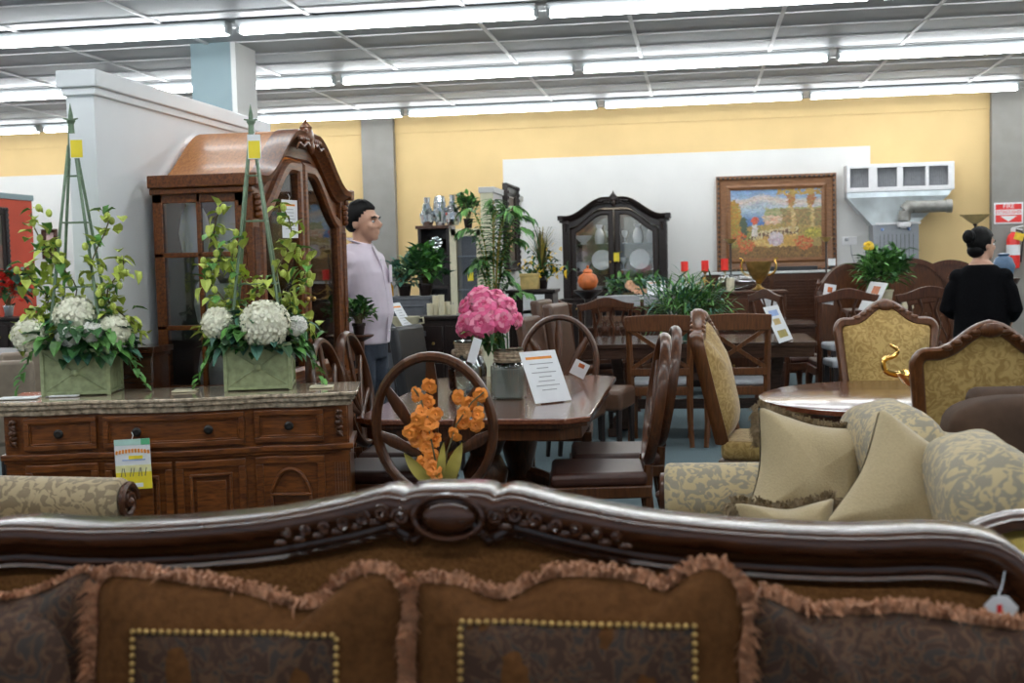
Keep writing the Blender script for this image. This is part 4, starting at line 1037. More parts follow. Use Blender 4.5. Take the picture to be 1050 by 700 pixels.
def florets(mb, c, r, rr, n=70, s=.016, flat=1):
    c = Vector(c)
    for k in range(n):
        z = 1-2*(k+.5)/n; a = k*2.39996; d = Vector((math.sqrt(1-z*z)*math.cos(a), math.sqrt(1-z*z)*math.sin(a), z*flat))
        if d.z < -.75: continue
        p = c+d*r*rr.uniform(.9, 1.06); dn_ = d.normalized(); u = dn_.orthogonal().normalized(); u = Matrix.Rotation(rr.uniform(0, 6.28), 3, dn_)@u; w = dn_.cross(u)
        for q in range(4):
            e = u*math.cos(q*PI/2)+w*math.sin(q*PI/2); f = u*math.cos(q*PI/2+PI/2)+w*math.sin(q*PI/2+PI/2)
            mb.add([p, p+(e*.9+f*.25)*s*.9+dn_*.002, p+(e+f)*s*.72+dn_*.004, p+(f*.9+e*.25)*s*.9+dn_*.002], [(0, 1, 2, 3)])
r5 = random.Random(5)
# jars and peonies
jp = dn(520, 409, .764)
jar = thing('glass_jar', 'square clear glass jar holding the pink peonies', 'jar', (jp.x, jp.y+.07, .763))
MB().prism(rrect(.165, .165, .03), 0, .17, 'xy').obj('body', 'glass_jar', jar, .01)
MB().lathe([(.082, .17), (.06, .19), (.055, .215), (.078, .24), (.078, .25), (.05, .22), (.055, .19)], n=16).obj('neck', 'glass_jar', jar)
MB().prism(rrect(.14, .14, .02), .008, .15, 'xy').obj('water_fill', 'water', jar)
nk = MB()
for k in range(7): nk.tube([((.066+.006*(k % 2))*math.cos(a*PI/8), (.066+.006*(k % 2))*math.sin(a*PI/8), .185+k*.009) for a in range(16)], .006, 5, True)
nk.obj('shell_wrap', 'shell', jar)
jar2 = thing('glass_jar', 'round clear glass jar with a shell wrapped neck, left of the peonies', 'jar', (dn(478, 402, .764).x, dn(478, 402, .764).y+.05, .763))
MB().lathe([(.085, 0), (.10, .02), (.105, .12), (.085, .18), (.05, .215), (.05, .25), (.07, .27), (.045, .25), (.045, .215), (.08, .18), (.098, .12), (.09, .02)], n=20).obj('body', 'glass_jar', jar2)
nk = MB()
for k in range(7): nk.tube([((.062)*math.cos(a*PI/8), (.062)*math.sin(a*PI/8), .20+k*.009) for a in range(16)], .006, 5, True)
for k in range(16): nk.ball((.07*math.cos(k*.8), .07*math.sin(k*.8), .19+.03*r5.random()), .014, 7, 5)
nk.obj('shell_wrap', 'shell', jar2)
bc = at(498, 322, jp.y+.07)
pe = thing('peony_bouquet', 'bunch of bright pink peonies with green stems in the square jar', 'flowers', (jp.x, jp.y+.07, .765))
bl = MB(); off = Vector((bc.x-jp.x, 0, bc.z-.765))
for (dx, dz, dy, r_) in ((-.10, .045, .02, .062), (-.03, .10, 0, .068), (.05, .085, .03, .062), (.115, .04, 0, .060), (.09, -.03, -.05, .070), (-.005, -.04, -.10, .078), (-.09, -.045, -.06, .066), (.005, .04, -.07, .068), (-.125, -.075, .0, .05), (.155, -.03, .02, .05), (.04, .03, .10, .07), (-.06, .02, .09, .07)):
    c_ = off+Vector((dx, dy, dz)); d_ = Vector((dx*1.2, dy-.10, dz+.06))
    bloom(bl, c_, r_*1.05, r5, 24, .45, d_); bl.ball(c_, r_*.42, 8, 6); bl.mi = [1 if (q_//4*7919) % 10 < 4 else 0 for q_ in range(len(bl.mi))]; bl.obj('bloom', ['pink_petal', 'pink_light'], pe, smooth=0, norm=False); bl = MB()
sm = MB(); lv = MB()
for k in range(12):
    e = off+Vector((r5.uniform(-.10, .10), r5.uniform(-.06, .06), -.03)); sm.tube([(r5.uniform(-.02, .02), r5.uniform(-.02, .02), .03), (e.x*.3, e.y*.3, .2), tuple(e)], .004, 5)
for k in range(46):
    p = off+Vector((r5.gauss(0, .05), r5.gauss(0, .04)-.02, r5.uniform(-.15, -.04))); leaf(lv.mat(r5.randint(0, 1)), p, rdir(r5), .08, .035, .3)
sm.obj('stems', 'leaf_dark', pe); lv.obj('leaves', ['leaf_dark', 'leaf_mid'], pe, smooth=0, norm=False)
a = at(490, 347, jp.y-.09)
card('price_tag', 'white tag hanging in front of the peony bouquet', (a.x, jp.y-.09, a.z+.0), R(35), .048, .125, rx=R(-6), ry=R(22), style='')
a = at(598, 371, 6.6)
card('price_tag', 'small square white tag at the right edge of the polished dining table', (a.x, 6.6, a.z), R(10), .085, .085, ry=R(28), style='photo')
# orange orchid spray standing on the near chair seat
oc = thing('orchid_spray', 'orange orchid spray with olive leaves in a tall floor vase before the near wheelback chair', 'flowers', (-1.0, 4.57, 0))
MB().lathe([(.07, 0), (.075, .01), (.05, .10), (.06, .30), (.045, .46), (.055, .52), (.045, .52), (.035, .46)], n=18).obj('vase', 'carved_dark', oc)
ps = [(420, 444), (428, 430), (434, 475), (448, 486), (490, 425), (427, 405), (439, 412), (447, 424), (433, 422), (425, 440), (438, 445), (446, 452), (437, 460), (443, 468), (444, 478), (430, 452), (470, 408), (480, 414), (476, 424), (487, 436), (466, 446), (492, 405), (474, 434), (440, 396), (432, 432), (442, 434), (446, 480), (425, 452)]
st = MB(); ob = MB(); r6 = random.Random(9)
def ol(px, py, y=4.58): q = at(px, py, y); return Vector((q.x+1.0, y-4.57, q.z))
for pth in (((452, 500), (446, 470), (440, 440), (432, 410), (424, 398)), ((456, 500), (458, 465), (468, 435), (484, 412), (496, 402))):
    st.tube([tuple(ol(*q)) for q in pth], .0035, 5)
st.obj('stem', 'stem', oc)
for q in ps:
    c_ = ol(*q)+Vector((0, r6.uniform(-.012, .02), 0)); ax = Vector((r6.uniform(-.5, .5), -1, r6.uniform(-.3, .5))).normalized(); u = ax.orthogonal().normalized(); w = ax.cross(u)
    for k in range(6):
        a_ = k*PI/3+r6.random()*.4; e = u*math.cos(a_)+w*math.sin(a_); s_ = ax.cross(e); L = .033*r6.uniform(.85, 1.15)
        ob.add([c_, c_+e*L*.55+s_*L*.50+ax*.006, c_+e*L*.92+s_*L*.25, c_+e*L*.92-s_*L*.25, c_+e*L*.55-s_*L*.50+ax*.006], [(0, 1, 2, 3, 4)])
    ob.ball(c_+ax*.006, .006, 6, 4)
ob.obj('blossoms', 'orange_petal', oc, smooth=0, norm=False)
lf = MB()
for (a_, b_, w_) in (((446, 500), (414, 464), .05), ((452, 500), (455, 452), .035), ((458, 500), (474, 453), .055), ((455, 502), (440, 480), .03)):
    A_, B_ = ol(*a_), ol(*b_); d = B_-A_; sd = Vector((d.z, 0, -d.x)).normalized()
    pr = []
    for k in range(7):
        q = k/6; pr.append((A_+d*q+Vector((0, -.02*math.sin(PI*q), 0)), w_*math.sin(PI*min(1, .12+q*.88))**.8*.5))
    vs = [];
    for c_, ww in pr: vs += [c_-sd*ww, c_+Vector((0, .008, 0)), c_+sd*ww]
    lf.add(vs, [(3*i+j, 3*i+j+1, 3*i+j+4, 3*i+j+3) for i in range(6) for j in (0, 1)])
lf.obj('leaves', 'leaf_yellow', oc, smooth=180, norm=False)
# ============================================================ planters on the buffet
def planter(px, yy, label, seed, apex, blooms):
    rp = random.Random(seed)
    base = at(px, 400, yy); t = thing('trellis_planter', label, 'planter', (base.x, yy, .921), BRZ+R(2))
    S, H_ = .135, .20
    b = MB()
    for (x0, x1, y0, y1) in ((-S, S, -S, -S+.006), (-S, S, S-.006, S), (-S, -S+.006, -S, S), (S-.006, S, -S, S)): b.bb(x0, x1, y0, y1, .01, H_-.01)
    b.bb(-S, S, -S, S, .01, .02).obj('box', 'green_metal', t)
    f = MB()
    for y in (-S, S):
        for z in (.012, H_-.008): f.bb(-S-.006, S+.006, y-.006, y+.006, z-.007, z+.007)
        f.tube([(-S, y-.004, .015), (S, y-.004, H_-.012)], .003, 5).tube([(S, y-.004, .015), (-S, y-.004, H_-.012)], .003, 5)
        f.ball((0, y-.006, H_/2), (.016, .008, .016), 8, 5)
    for x in (-S, S):
        for z in (.012, H_-.008): f.bb(x-.006, x+.006, -S, S, z-.007, z+.007)
        for y in (-S, S): f.bb(x-.008, x+.008, y-.008, y+.008, 0, H_+.004)
    f.obj('frame', 'green_metal', t, .002)
    MB().bb(-S+.01, S-.01, -S+.01, S-.01, H_-.05, H_-.03).obj('moss', 'leaf_dark', t)
    az = at(px, apex, yy).z-.921
    ob = MB()
    for sx in (-1, 1):
        for sy in (-1, 1): ob.tube([(sx*(S-.02), sy*(S-.02), H_-.02), (sx*.012, sy*.012, az-.16)], .0065, 6)
    for q in (.30, .62, .85):
        z = H_+(az-.16-H_)*q; w = (S-.02)*(1-q)+.012*q
        ob.tube([(-w, -w, z), (w, -w, z), (w, w, z), (-w, w, z)], .003, 5, True)
    ob.tube([(0, 0, az-.17), (0, 0, az-.03)], [.018, .010], 8)
    ob = ob.obj('obelisk', 'green_dark', t)
    MB().lathe([(.010, 0), (.014, .01), (.006, .02), (.02, .045), (.006, .06), (.010, .07), (.001, .12)], (0, 0, az-.10), 8).tube([(-.03, 0, az-.045), (0, 0, az-.052), (.03, 0, az-.045)], [.003, .006, .003], 5).obj('finial', 'green_dark', ob)
    # leaves around the base
    lv = MB()
    for k in range(300):
        a_ = rp.uniform(0, 2*PI); rr_ = rp.uniform(.04, .20); z = H_+rp.uniform(-.05, .13)*(1.3-rr_*3); p = Vector((rr_*math.cos(a_), rr_*math.sin(a_), z))
        d = Vector((math.cos(a_), math.sin(a_), rp.uniform(-.7, .7)))
        leaf(lv.mat(rp.choice((0, 0, 1, 2))), p, d, rp.uniform(.06, .10), rp.uniform(.045, .075), .4)
    for s, n_ in ((-1, 12), (1, 12)):   # hanging sprays at the sides
        for k in range(n_):
            p = Vector((s*(.17+.008*k), -.05, H_+.03-.018*k)); leaf(lv.mat(1), p, Vector((s*rp.uniform(.1, 1), rp.uniform(-.6, .3), -rp.random())), .05, .038, .2)
    lv.obj('foliage', ['leaf_dark', 'leaf_mid', 'leaf_blue'], t, smooth=0, norm=False)
    # hydrangea heads
    for (dx, dz, dy, r_, m_) in blooms:
        fl = MB(); florets(fl, (dx, dy, dz), r_, rp, int(110+r_*700), .024); fl.ball((dx, dy, dz), r_*.9, 10, 7); fl.obj('hydrangea_head', m_, t, smooth=0, norm=False)
    # lime hop vine climbing the trellis
    vn = MB(); hop = MB()
    for s, x0, hh in ((-1, .15, .56), (1, .14, .56), (-1, .06, .42), (1, .21, .36), (-1, .20, .34)):
        pts = []
        for k in range(12):
            q = k/11; pts.append((s*(x0*(1-q*.25)+.05*math.sin(q*7+seed)), -.06+.03*math.sin(q*5+s), H_+.02+hh*q))
        vn.tube(pts, .003, 5)
        for p in pts[1:]:
            for j in range(5):
                c_ = Vector(p)+Vector((rp.gauss(0, .026), rp.gauss(0, .022), rp.gauss(0, .018)))
                if rp.random() < .74: leaf(hop.mat(0 if rp.random() < .75 else 1), c_, rdir(rp, -.6), rp.uniform(.045, .07), .048, .4)
                else: hop.mat(0).ball(c_, (.014, .014, .018), 7, 5)
    vn.obj('vine_stem', 'stem', t); hop.obj('vine_leaves', ['leaf_lime', 'leaf_mid'], t, smooth=0, norm=False)
    q = at(px-7, apex+27, yy-.02)
    card('price_tag', 'yellow tag hanging near the top of the %s planter trellis' % ('left' if px < 150 else 'right'), (q.x, yy-.03, q.z), BRZ, .056, .105, style='tag', tail=.02)
    return t
planter(86, 4.95, 'green metal planter at the left end of the buffet, full of cream hydrangeas', 1, 110, [(-.19, .26, -.09, .070, 'cream_petal'), (.15, .27, -.06, .066, 'cream_petal'), (-.005, .335, -.07, .085, 'cream_petal'), (-.02, .255, -.15, .042, 'white_petal'), (.075, .27, -.14, .036, 'white_petal')])
planter(268, 5.10, 'green metal planter at the right end of the buffet, one large hydrangea in front', 2, 111, [(.04, .285, -.17, .100, 'cream_petal'), (-.16, .29, -.10, .066, 'cream_petal'), (.17, .27, -.10, .035, 'white_petal')])
# ============================================================ round table with upholstered chairs
RT = (.98, 6.02, 0)
t = thing('round_table', 'round dark wood table with gold centrepiece behind the beige sofa', 'dining table', RT)
MB().lathe([(.0, .745), (.60, .745), (.66, .72), (.69, .735), (.69, .755), (.66, .764), (0, .764)], n=56).obj('tabletop', 'redwood', t)
MB().lathe([(.30, 0), (.32, .03), (.12, .09), (.07, .16), (.12, .32), (.14, .45), (.07, .56), (.16, .66), (.35, .735)], n=20).obj('pedestal', 'walnut_mid', t)
MB().lathe([(.58, .67), (.60, .67), (.60, .745), (.58, .745)], n=48).obj('apron', 'walnut_mid', t)
G2 = 'gold damask upholstered chairs around the round table'
tc_ = throne_chair('gold damask chair seen from behind, closest of the set, above the brown throw', (1.105, 5.10, 0), R(180), G2)
tc_.location = (1.12, 5.29, 0)
dup(tc_, (1.08, 6.98, 0), R(0), 'gold damask chair on the far side of the round table, facing the camera')
dup(tc_, (.36, 6.35, 0), R(81), 'gold damask chair seen edge-on at the left of the round table')
gp = thing('gold_centrepiece', 'shiny gold swan-necked bowl standing on the round table', 'centrepiece', (1.0, 5.66, .765)); gp.scale = (.85, .85, .85)
MB().lathe([(.05, 0), (.06, .01), (.02, .03), (.02, .06), (.10, .10), (.15, .16), (.145, .165), (.09, .11), (.01, .07)], n=20).obj('bowl', 'brass', gp)
for s in (-1, 1):
    MB().tube(smoothpath([(s*.13, 0, .15), (s*.19, 0, .17), (s*.20, 0, .23), (s*.15, 0, .25), (s*.13, 0, .28), (s*.17, 0, .31)], 4), [.018-.0005*k for k in range(21)], 8).obj('handle', 'brass', gp)
# ============================================================ beige damask sofa on the right
bs = thing('loveseat', 'beige damask loveseat on the right with loose back cushions', 'sofa', (.20, 0, 0))
def B(x0, x1, y0, y1, z0, z1, nm, mt, bev=.06, par=None, seg=4): return MB().bb(x0, x1, y0, y1, z0, z1).obj(nm, mt, par or bs, bev, seg=seg)
B(-.30, .72, 3.05, 4.55, .10, .30, 'base', 'beige_damask', .03)
for y0 in (3.10, 3.80): B(-.32, .46, y0, y0+.68, .30, .46, 'seat_cushion', 'beige_damask', .06)
far = MB().tube([(-.33, 4.62, .545), (.62, 4.62, .555)], [(.125, .115), (.125, .115)], 18).bb(-.31, .62, 4.54, 4.72, .10, .56)
far = far.obj('arm', 'beige_damask', bs, .02)
sc2 = MB().tube([(-.338, 4.62+.085*(1-j/26)*math.cos(j*.5), .545+.085*(1-j/26)*math.sin(j*.5)) for j in range(24)], .012, 6); sc2.tube([(-.34, 4.60, .45), (-.35, 4.60, .30), (-.33, 4.62, .12)], .028, 8)
sc2.ball((-.35, 4.62, .545), .018, 8, 6).obj('arm_scroll', 'walnut_mid', far)
near = MB().tube([(-.33, 2.95, .545), (.62, 2.95, .555)], [(.125, .115), (.125, .115)], 18).bb(-.31, .62, 2.88, 3.05, .10, .56).obj('arm', 'beige_damask', bs, .02)
MB().tube([(-.338, 2.95+.085*(1-j/26)*math.cos(j*.5), .545+.085*(1-j/26)*math.sin(j*.5)) for j in range(24)], .012, 6).obj('arm_scroll', 'walnut_mid', near)
bkf = MB().prism(smoothpath([(4.72, .55), (4.66, .78), (4.30, .83), (3.80, .86), (3.30, .83), (2.95, .76), (2.86, .55)], 4)+[(2.86, .12), (4.72, .12)], .56, .76, 'yz').obj('back_frame', 'beige_damask', bs, .05, seg=3)
for y in (2.98, 4.60):
    for x in (-.25, .66): MB().lathe([(.02, 0), (.03, .03), (.022, .06), (.035, .11)], (x, y, 0), 10).obj('leg', 'walnut_mid', bs)
def soft(nm, mt, par, c, d, rz=0, rx=0, ry=0, puff=1.0):
    """a stuffed block cushion"""
    mb = MB(); e = Euler((rx, ry, rz)).to_matrix()
    def P(u, v):
        a = 2*PI*u; b = PI*(v-.5)
        ca, sa, cb, sb = math.cos(a), math.sin(a), math.cos(b), math.sin(b)
        f = lambda x, p: math.copysign(abs(x)**p, x)
        return Vector(c)+e@Vector((d[0]/2*f(cb, .75*puff)*f(ca, .35), d[1]/2*f(cb, .75*puff)*f(sa, .35), d[2]/2*f(sb, .55)))
    mb.grid(P, 40, 20, True); return mb.obj(nm, mt, par, smooth=180)
soft('back_cushion', 'beige_damask', bs, (.46, 4.17, .70), (.66, .26, .50), R(96), ry=0, rx=R(-14))
soft('back_cushion', 'beige_damask', bs, (.56, 3.34, .70), (.68, .26, .52), R(87), rx=R(-14))
def sq(w, h, k=.03): # pinched square outline
    o = []
    n = 10
    c4 = [(-w/2, 0), (w/2, 0), (w/2, h), (-w/2, h)]
    for i in range(4):
        a, b = Vector(c4[i]), Vector(c4[(i+1) % 4]); m_ = Vector((0, h/2))
        for j in range(n):
            q = j/n; p = a+(b-a)*q; inn = (m_-p).normalized()*k*math.sin(PI*q)**.8; o.append(tuple(p+inn))
    return o
pq = at(815, 500, 4.10)
pillow('cushion', 'plain beige cushion with an olive fringe standing against the far arm of the loveseat', None, 0, 0, .11, 'beige_plain', 'beige cushions on the damask loveseat', R(20), fr=('fringe_olive', .04), loc=(.385, 4.10, .49), rz=R(12), outl=[(math.cos(R(-13))*x-math.sin(R(-13))*(z-.2), .21+math.sin(R(-13))*x+math.cos(R(-13))*(z-.2)) for x, z in sq(.42, .42)], seed=11, fsel=lambda x, z: x > .13 or z > .34)
pillow('cushion', 'beige cushion lying tilted with olive fringe at the middle of the loveseat', None, 0, 0, .08, 'beige_plain', 'beige cushions on the damask loveseat', R(28), fr=('fringe_olive', .04), loc=(.645, 3.42, .55), rz=R(18), outl=[(math.cos(R(-36))*x-math.sin(R(-36))*(z-.2), .2+math.sin(R(-36))*x+math.cos(R(-36))*(z-.2)) for x, z in sq(.46, .42)], seed=12, fsel=lambda x, z: x > .10)
pillow('cushion', 'small olive fringed cushion corner showing at the front of the loveseat', None, 0, 0, .07, 'beige_plain', 'beige cushions on the damask loveseat', R(30), fr=('fringe_olive', .05), loc=(.28, 3.60, .50), rz=R(15), outl=sq(.32, .24), seed=13)
# brown sofa behind it
br = thing('sofa', 'dark brown plush sofa back behind the beige loveseat', 'sofa', (1.24, 4.45, 0))
MB().tube([(-.30, 0, .84), (1.10, 0, .86)], [(.13, .12), (.13, .12)], 18).bb(-.28, 1.1, -.08, .10, .15, .84).obj('backrest', 'brown_plush', br, .03)
soft('back_cushion', 'brown_plush', br, (-.10, -.11, .80), (.62, .24, .30))
soft('back_cushion', 'brown_plush', br, (.54, -.11, .78), (.62, .24, .30))
MB().bb(-.28, 1.1, -.10, .12, .04, .20).obj('base', 'brown_plush', br, .03)
for x in (-.2, 1.0): MB().lathe([(.02, 0), (.03, .05)], (x, 0, 0), 8).obj('leg', 'espresso', br)
# gold satin chair at the right edge
gs = thing('armchair', 'gold satin chair back with dark curved wooden rim at the right edge', 'chair', (at(1060, 540, 2.70).x, 2.70, 0), R(0))
op = [(.27*math.cos(R(a)), .62+.27*math.sin(R(a))) for a in range(-20, 201, 11)]
MB().sweep(op[::-1], [(-.035, -.02), (-.03, -.035), (-.008, -.035), (0, -.02), (0, .03), (-.035, .03)]).obj('back_frame', 'walnut', gs, smooth=50)
def gfn(u, v):
    a = 2*PI*u; return (.235*v*math.cos(a), -.01-.06*(1-v**2.5), .62+.235*v*math.sin(a))
MB().grid(gfn, 32, 8, True).obj('back_cushion', 'gold_satin', gs, smooth=180)
MB().prism([(-.24, -.30), (.24, -.30), (.24, .02), (-.24, .02)], .32, .42, 'xy').obj('seat', 'gold_satin', gs, .03, seg=3)
for x in (-.2, .2):
    for y in (-.27, 0): MB().tube([(x, y, .34), (x, y, 0)], [.03, .018], 8).obj('leg', 'walnut', gs)
# beige damask armchair at the left
ac = thing('armchair', 'tan damask armchair with rolled arm at the left in front of the buffet', 'armchair', (-2.72, 3.45, 0), 0)
aa = MB().tube([(-.45, .52, .655), (.73, .52, .640)], [(.085, .095), (.085, .085)], 20).bb(-.4, .70, .45, .60, .1, .64).obj('arm', 'tan_damask', ac, .02)
sc3 = MB().tube([(.742, .52+.07*(1-j/26)*math.cos(j*.5), .64+.07*(1-j/26)*math.sin(j*.5)) for j in range(24)], .012, 6); sc3.ball((.745, .52, .64), .02, 8, 6)
sc3.tube(smoothpath([(.74, .49, .58), (.76, .47, .45), (.74, .50, .25), (.72, .50, .1)], 3), .035, 8).obj('arm_scroll', 'walnut_mid', aa)
ab = MB().tube([(-.45, -.40, .655), (.73, -.40, .640)], [(.085, .085), (.085, .085)], 20).bb(-.4, .70, -.48, -.33, .1, .64).obj('arm', 'tan_damask', ac, .02)
MB().tube([(.742, -.40+.07*(1-j/26)*math.cos(j*.5), .64+.07*(1-j/26)*math.sin(j*.5)) for j in range(24)], .012, 6).obj('arm_scroll', 'walnut_mid', ab)
MB().bb(-.4, .68, -.34, .46, .1, .28).obj('base', 'tan_damask', ac, .02)
MB().bb(-.35, .70, -.32, .44, .28, .44).obj('seat_cushion', 'tan_damask', ac, .06, seg=4)
MB().prism([(-.60, .2), (-.42, .2), (-.42, .66), (-.60, .68)], -.45, .58).obj('backrest', 'tan_damask', ac, .04, seg=3)
for x in (-.5, .66):
    for y in (-.42, .54): MB().lathe([(.02, 0), (.03, .04), (.035, .11)], (x, y, 0), 8).obj('leg', 'walnut_mid', ac)
# ============================================================ people
def remeshed(mb, name, mt, par, vox=.010, sm=4):
    o = mb.obj(name, mt, par, smooth=180)
    r_ = o.modifiers.new('r', 'REMESH'); r_.mode = 'VOXEL'; r_.voxel_size = vox; r_.use_smooth_shade = True
    s_ = o.modifiers.new('s', 'SMOOTH'); s_.iterations = sm; s_.factor = .5
    return o
def hand(mb, wr, d, side, palm_n):
    wr = Vector(wr); d = Vector(d).normalized(); n_ = Vector(palm_n); n_ = (n_-n_.dot(d)*d).normalized(); w = d.cross(n_)*side
    M_ = Matrix((w, n_, d)).transposed()
    mb.tube([wr-d*.02, wr+d*.02, wr+d*.06, wr+d*.095], [(.026, .02), (.030, .017), (.040, .016), (.038, .013)], 10, flat=w)
    for k, L in enumerate((.070, .080, .074, .058)):
        b = wr+d*.09+w*(.030-.020*k)
        mb.tube([b-d*.015, b+d*L*.45+n_*.006, b+d*L*.8+n_*.022, b+d*L*.93+n_*.038], [.0095, .009, .008, .0065], 7)
    b = wr+d*.03+w*.034; mb.tube([b-w*.012, b+w*.018+d*.025+n_*.01, b+w*.024+d*.058+n_*.022], [.013, .011, .008], 7)
def person(label, loc, rz, H, outfit, hyaw=0, hpitch=0, girth=1.0, arms=None, fem=False, zs=1.0):
    t = thing('person', label, 'person', loc, rz)
    k = H/1.86
    HM = Matrix.Rotation(hyaw, 4, 'Z')@Matrix.Rotation(hpitch, 4, 'X'); HT = Matrix.Translation((0, -.008, 1.545))@HM@Matrix.Scale(1.07, 4)@Matrix.Translation((0, 0, -1.60))
    S = Matrix.Scale(k, 4)
    sh = .185 if fem else .20
    if arms is None: arms = {-1: [(-sh, .015, 1.46), (-sh-.055, .03, 1.18), (-sh-.03, -.12, 1.02)], 1: [(sh, .015, 1.46), (sh+.055, .03, 1.18), (sh+.03, -.12, 1.02)]}
    b = MB(); b.T = S@HT
    b.ball((0, .012, 1.765), (.076, .097, .095), 18, 12).ball((0, -.030, 1.705), (.060, .068, .080), 14, 10).ball((0, -.068, 1.652), (.034, .028, .022), 10, 6)
    b.ball((0, -.055, 1.668), (.046, .040, .024), 10, 6)
    b.tube([(0, -.090, 1.755), (0, -.106, 1.735), (0, -.120, 1.716)], [.009, .012, .016], 8).ball((0, -.106, 1.711), (.019, .014, .010), 8, 6)
    b.tube([(-.045, -.078, 1.768), (-.02, -.092, 1.772), (.02, -.092, 1.772), (.045, -.078, 1.768)], .010, 6)
    b.ball((0, -.098, 1.687), (.022, .010, .007), 8, 5).ball((0, -.097, 1.676), (.020, .010, .007), 8, 5)
    for s in (-1, 1):
        b.ball((s*.038, -.070, 1.715), (.022, .022, .02), 8, 6)
        b.ball((s*.077, .012, 1.728), (.010, .020, .032), 8, 6)
    b.tube([(0, .03, 1.56), (0, .012, 1.62), (0, .005, 1.70)], [(.066, .06), (.056, .056), (.056, .058)], 12)
    b.T = S
    g_ = girth
    tors = [(0, .0, .94, .155*g_, .115*g_), (0, -.01, 1.02, .160*g_, .120*g_), (0, -.025, 1.12, .165*g_, .135*g_), (0, -.018, 1.25, .165*g_, .13*g_), (0, 0, 1.38, .178, .125), (0, .012, 1.46, .185 if not fem else .170, .10), (0, .02, 1.515, .125, .082), (0, .022, 1.57, .070, .062)]
    b.loft([(x, y, z, a*.95, c*.95) for x, y, z, a, c in tors], 20)
    for s in (-1, 1):
        A_ = arms[s]; p = [Vector(q) for q in A_]
        b.tube([Vector((p[0].x*.8, p[0].y, p[0].z-.01)), p[0]*.5+p[1]*.5, p[1], p[1]*.6+p[2]*.4, p[2]], [.050, .046, .038, .036, .026], 10)
        hand(b, p[2], (p[2]-p[1])+Vector((0, 0, -.05)), s, (-s, 0, 0) if abs(p[2].y-p[1].y) < .4 else (0, 0, -1))
        b.tube([(s*.085, .0, .96), (s*.095, -.01, .70), (s*.095, .0, .50), (s*.095, .02, .30), (s*.095, .025, .09)], [.085, .075, .055, .052, .036], 12)
        b.tube([(s*.095, .045, .045), (s*.10, -.05, .035), (s*.105, -.14, .03)], [(.036, .04), (.042, .03), (.036, .022)], 10)
    body = remeshed(b, 'body', 'skin', t, .0085, 3)
    # clothes
    top = MB(); top.T = S
    if fem:
        tt = [(0, .0, .90, .185*g_, .145*g_), (0, -.01, 1.00, .185*g_, .145*g_)]+[(x, y, z, a+.016, c+.016) for x, y, z, a, c in tors[2:6]]+[(0, .02, 1.525, .125, .092), (0, .02, 1.54, .10, .08)]
    else:
        tt = [(0, .0, .93, .178*g_, .140*g_), (0, -.005, .98, .182*g_, .142*g_)]+[(x, y, z, a+.018, c+.018) for x, y, z, a, c in tors[1:6]]+[(0, .02, 1.53, .125, .09), (0, .02, 1.565, .080, .074)]
    top.loft(tt, 24)
    for s in (-1, 1):
        p = [Vector(q) for q in arms[s]]
        top.tube([Vector((p[0].x*.75, p[0].y, p[0].z-.005)), p[0]*.6+p[1]*.4, p[1], p[1]*.5+p[2]*.5, p[1]*.08+p[2]*.92], [.068, .062, .056, .050, .042], 12)
        top.ball(p[0]+Vector((-s*.012, 0, -.01)), (.072, .072, .070), 12, 8)
        for q in (.35, .7, .95):
            c_ = p[0]*(1-q)+p[1]*q; top.tube([c_+Vector((.05*math.cos(a), .05*math.sin(a), .012*math.sin(2*a+q*9))) for a in [j*PI/6 for j in range(12)]], .008, 5, True)
    top = remeshed(top, outfit[2], outfit[0], t, .011, 3)
    if not fem:
        c_ = MB(); c_.T = S
        c_.tube([(.062*math.cos(a)*1.05, .022+.062*math.sin(a), 1.575+.018*math.sin(a)) for a in [R(q) for q in range(-70, 251, 20)]], [(.007, .022)]*17, 6, flat=(0, 0, 0.01)).obj('collar', outfit[0], top)
        pl = MB(); pl.T = S; pl.tube([(0, -.075, 1.545), (0, -.135, 1.42), (0, -.158, 1.28), (0, -.170, 1.14), (0, -.155, .95)], [(.016, .005)]*5, 6, flat=(1, 0, 0)); pl.obj('placket', outfit[0], top)
        bt = MB(); bt.T = S
        for q in range(6): bt.ball((0, -.128-.042*min(1, q/3.2), 1.46-.09*q), .006, 6, 4)
        bt.obj('buttons', 'white_metal', top)
        pk = MB(); pk.T = S; pk.box((.085, -.148, 1.37), (.10, .006, .11), rz=.30).obj('chest_pocket', outfit[0], top, .003)
    pt = MB(); pt.T = S
    pt.loft([(0, .005, .84, .165*g_, .13*g_), (0, .0, .93, .168*g_, .13*g_), (0, -.005, 1.0, .162*g_, .125*g_)], 20)
    for s in (-1, 1): pt.tube([(s*.085, .0, .93), (s*.095, -.01, .70), (s*.097, .0, .50), (s*.097, .02, .28), (s*.097, .025, .07)], [.10, .092, .070, .066, .060], 14)
    remeshed(pt, 'trousers', outfit[1], t, .012, 3)
    for s in (-1, 1):
        f = MB(); f.T = S; f.tube([(s*.095, .085, .045), (s*.097, .03, .045), (s*.10, -.06, .042), (s*.105, -.15, .035), (s*.106, -.185, .03)], [(.036, .036), (.046, .045), (.05, .04), (.046, .034), (.025, .02)], 12).obj('shoe', 'black_plastic', t, smooth=180)
        e = MB(); e.T = S@HT; e.ball((s*.030, -.0835, 1.742), (.011, .008, .007), 8, 6).obj('eye', 'white_eye', body)
        e = MB(); e.T = S@HT; e.ball((s*.030, -.0900, 1.742), (.005, .003, .005), 8, 6).obj('iris', 'hair', body)
        e = MB(); e.T = S@HT; e.tube([(s*.050, -.082, 1.764), (s*.034, -.097, 1.770), (s*.016, -.1, 1.765)], [(.006, .003)]*3, 5).obj('eyebrow', 'hair', body)
    # hair
    h_ = MB(); h_.T = S@HT
    n, m_ = 40, 26; vs = []; fs = []
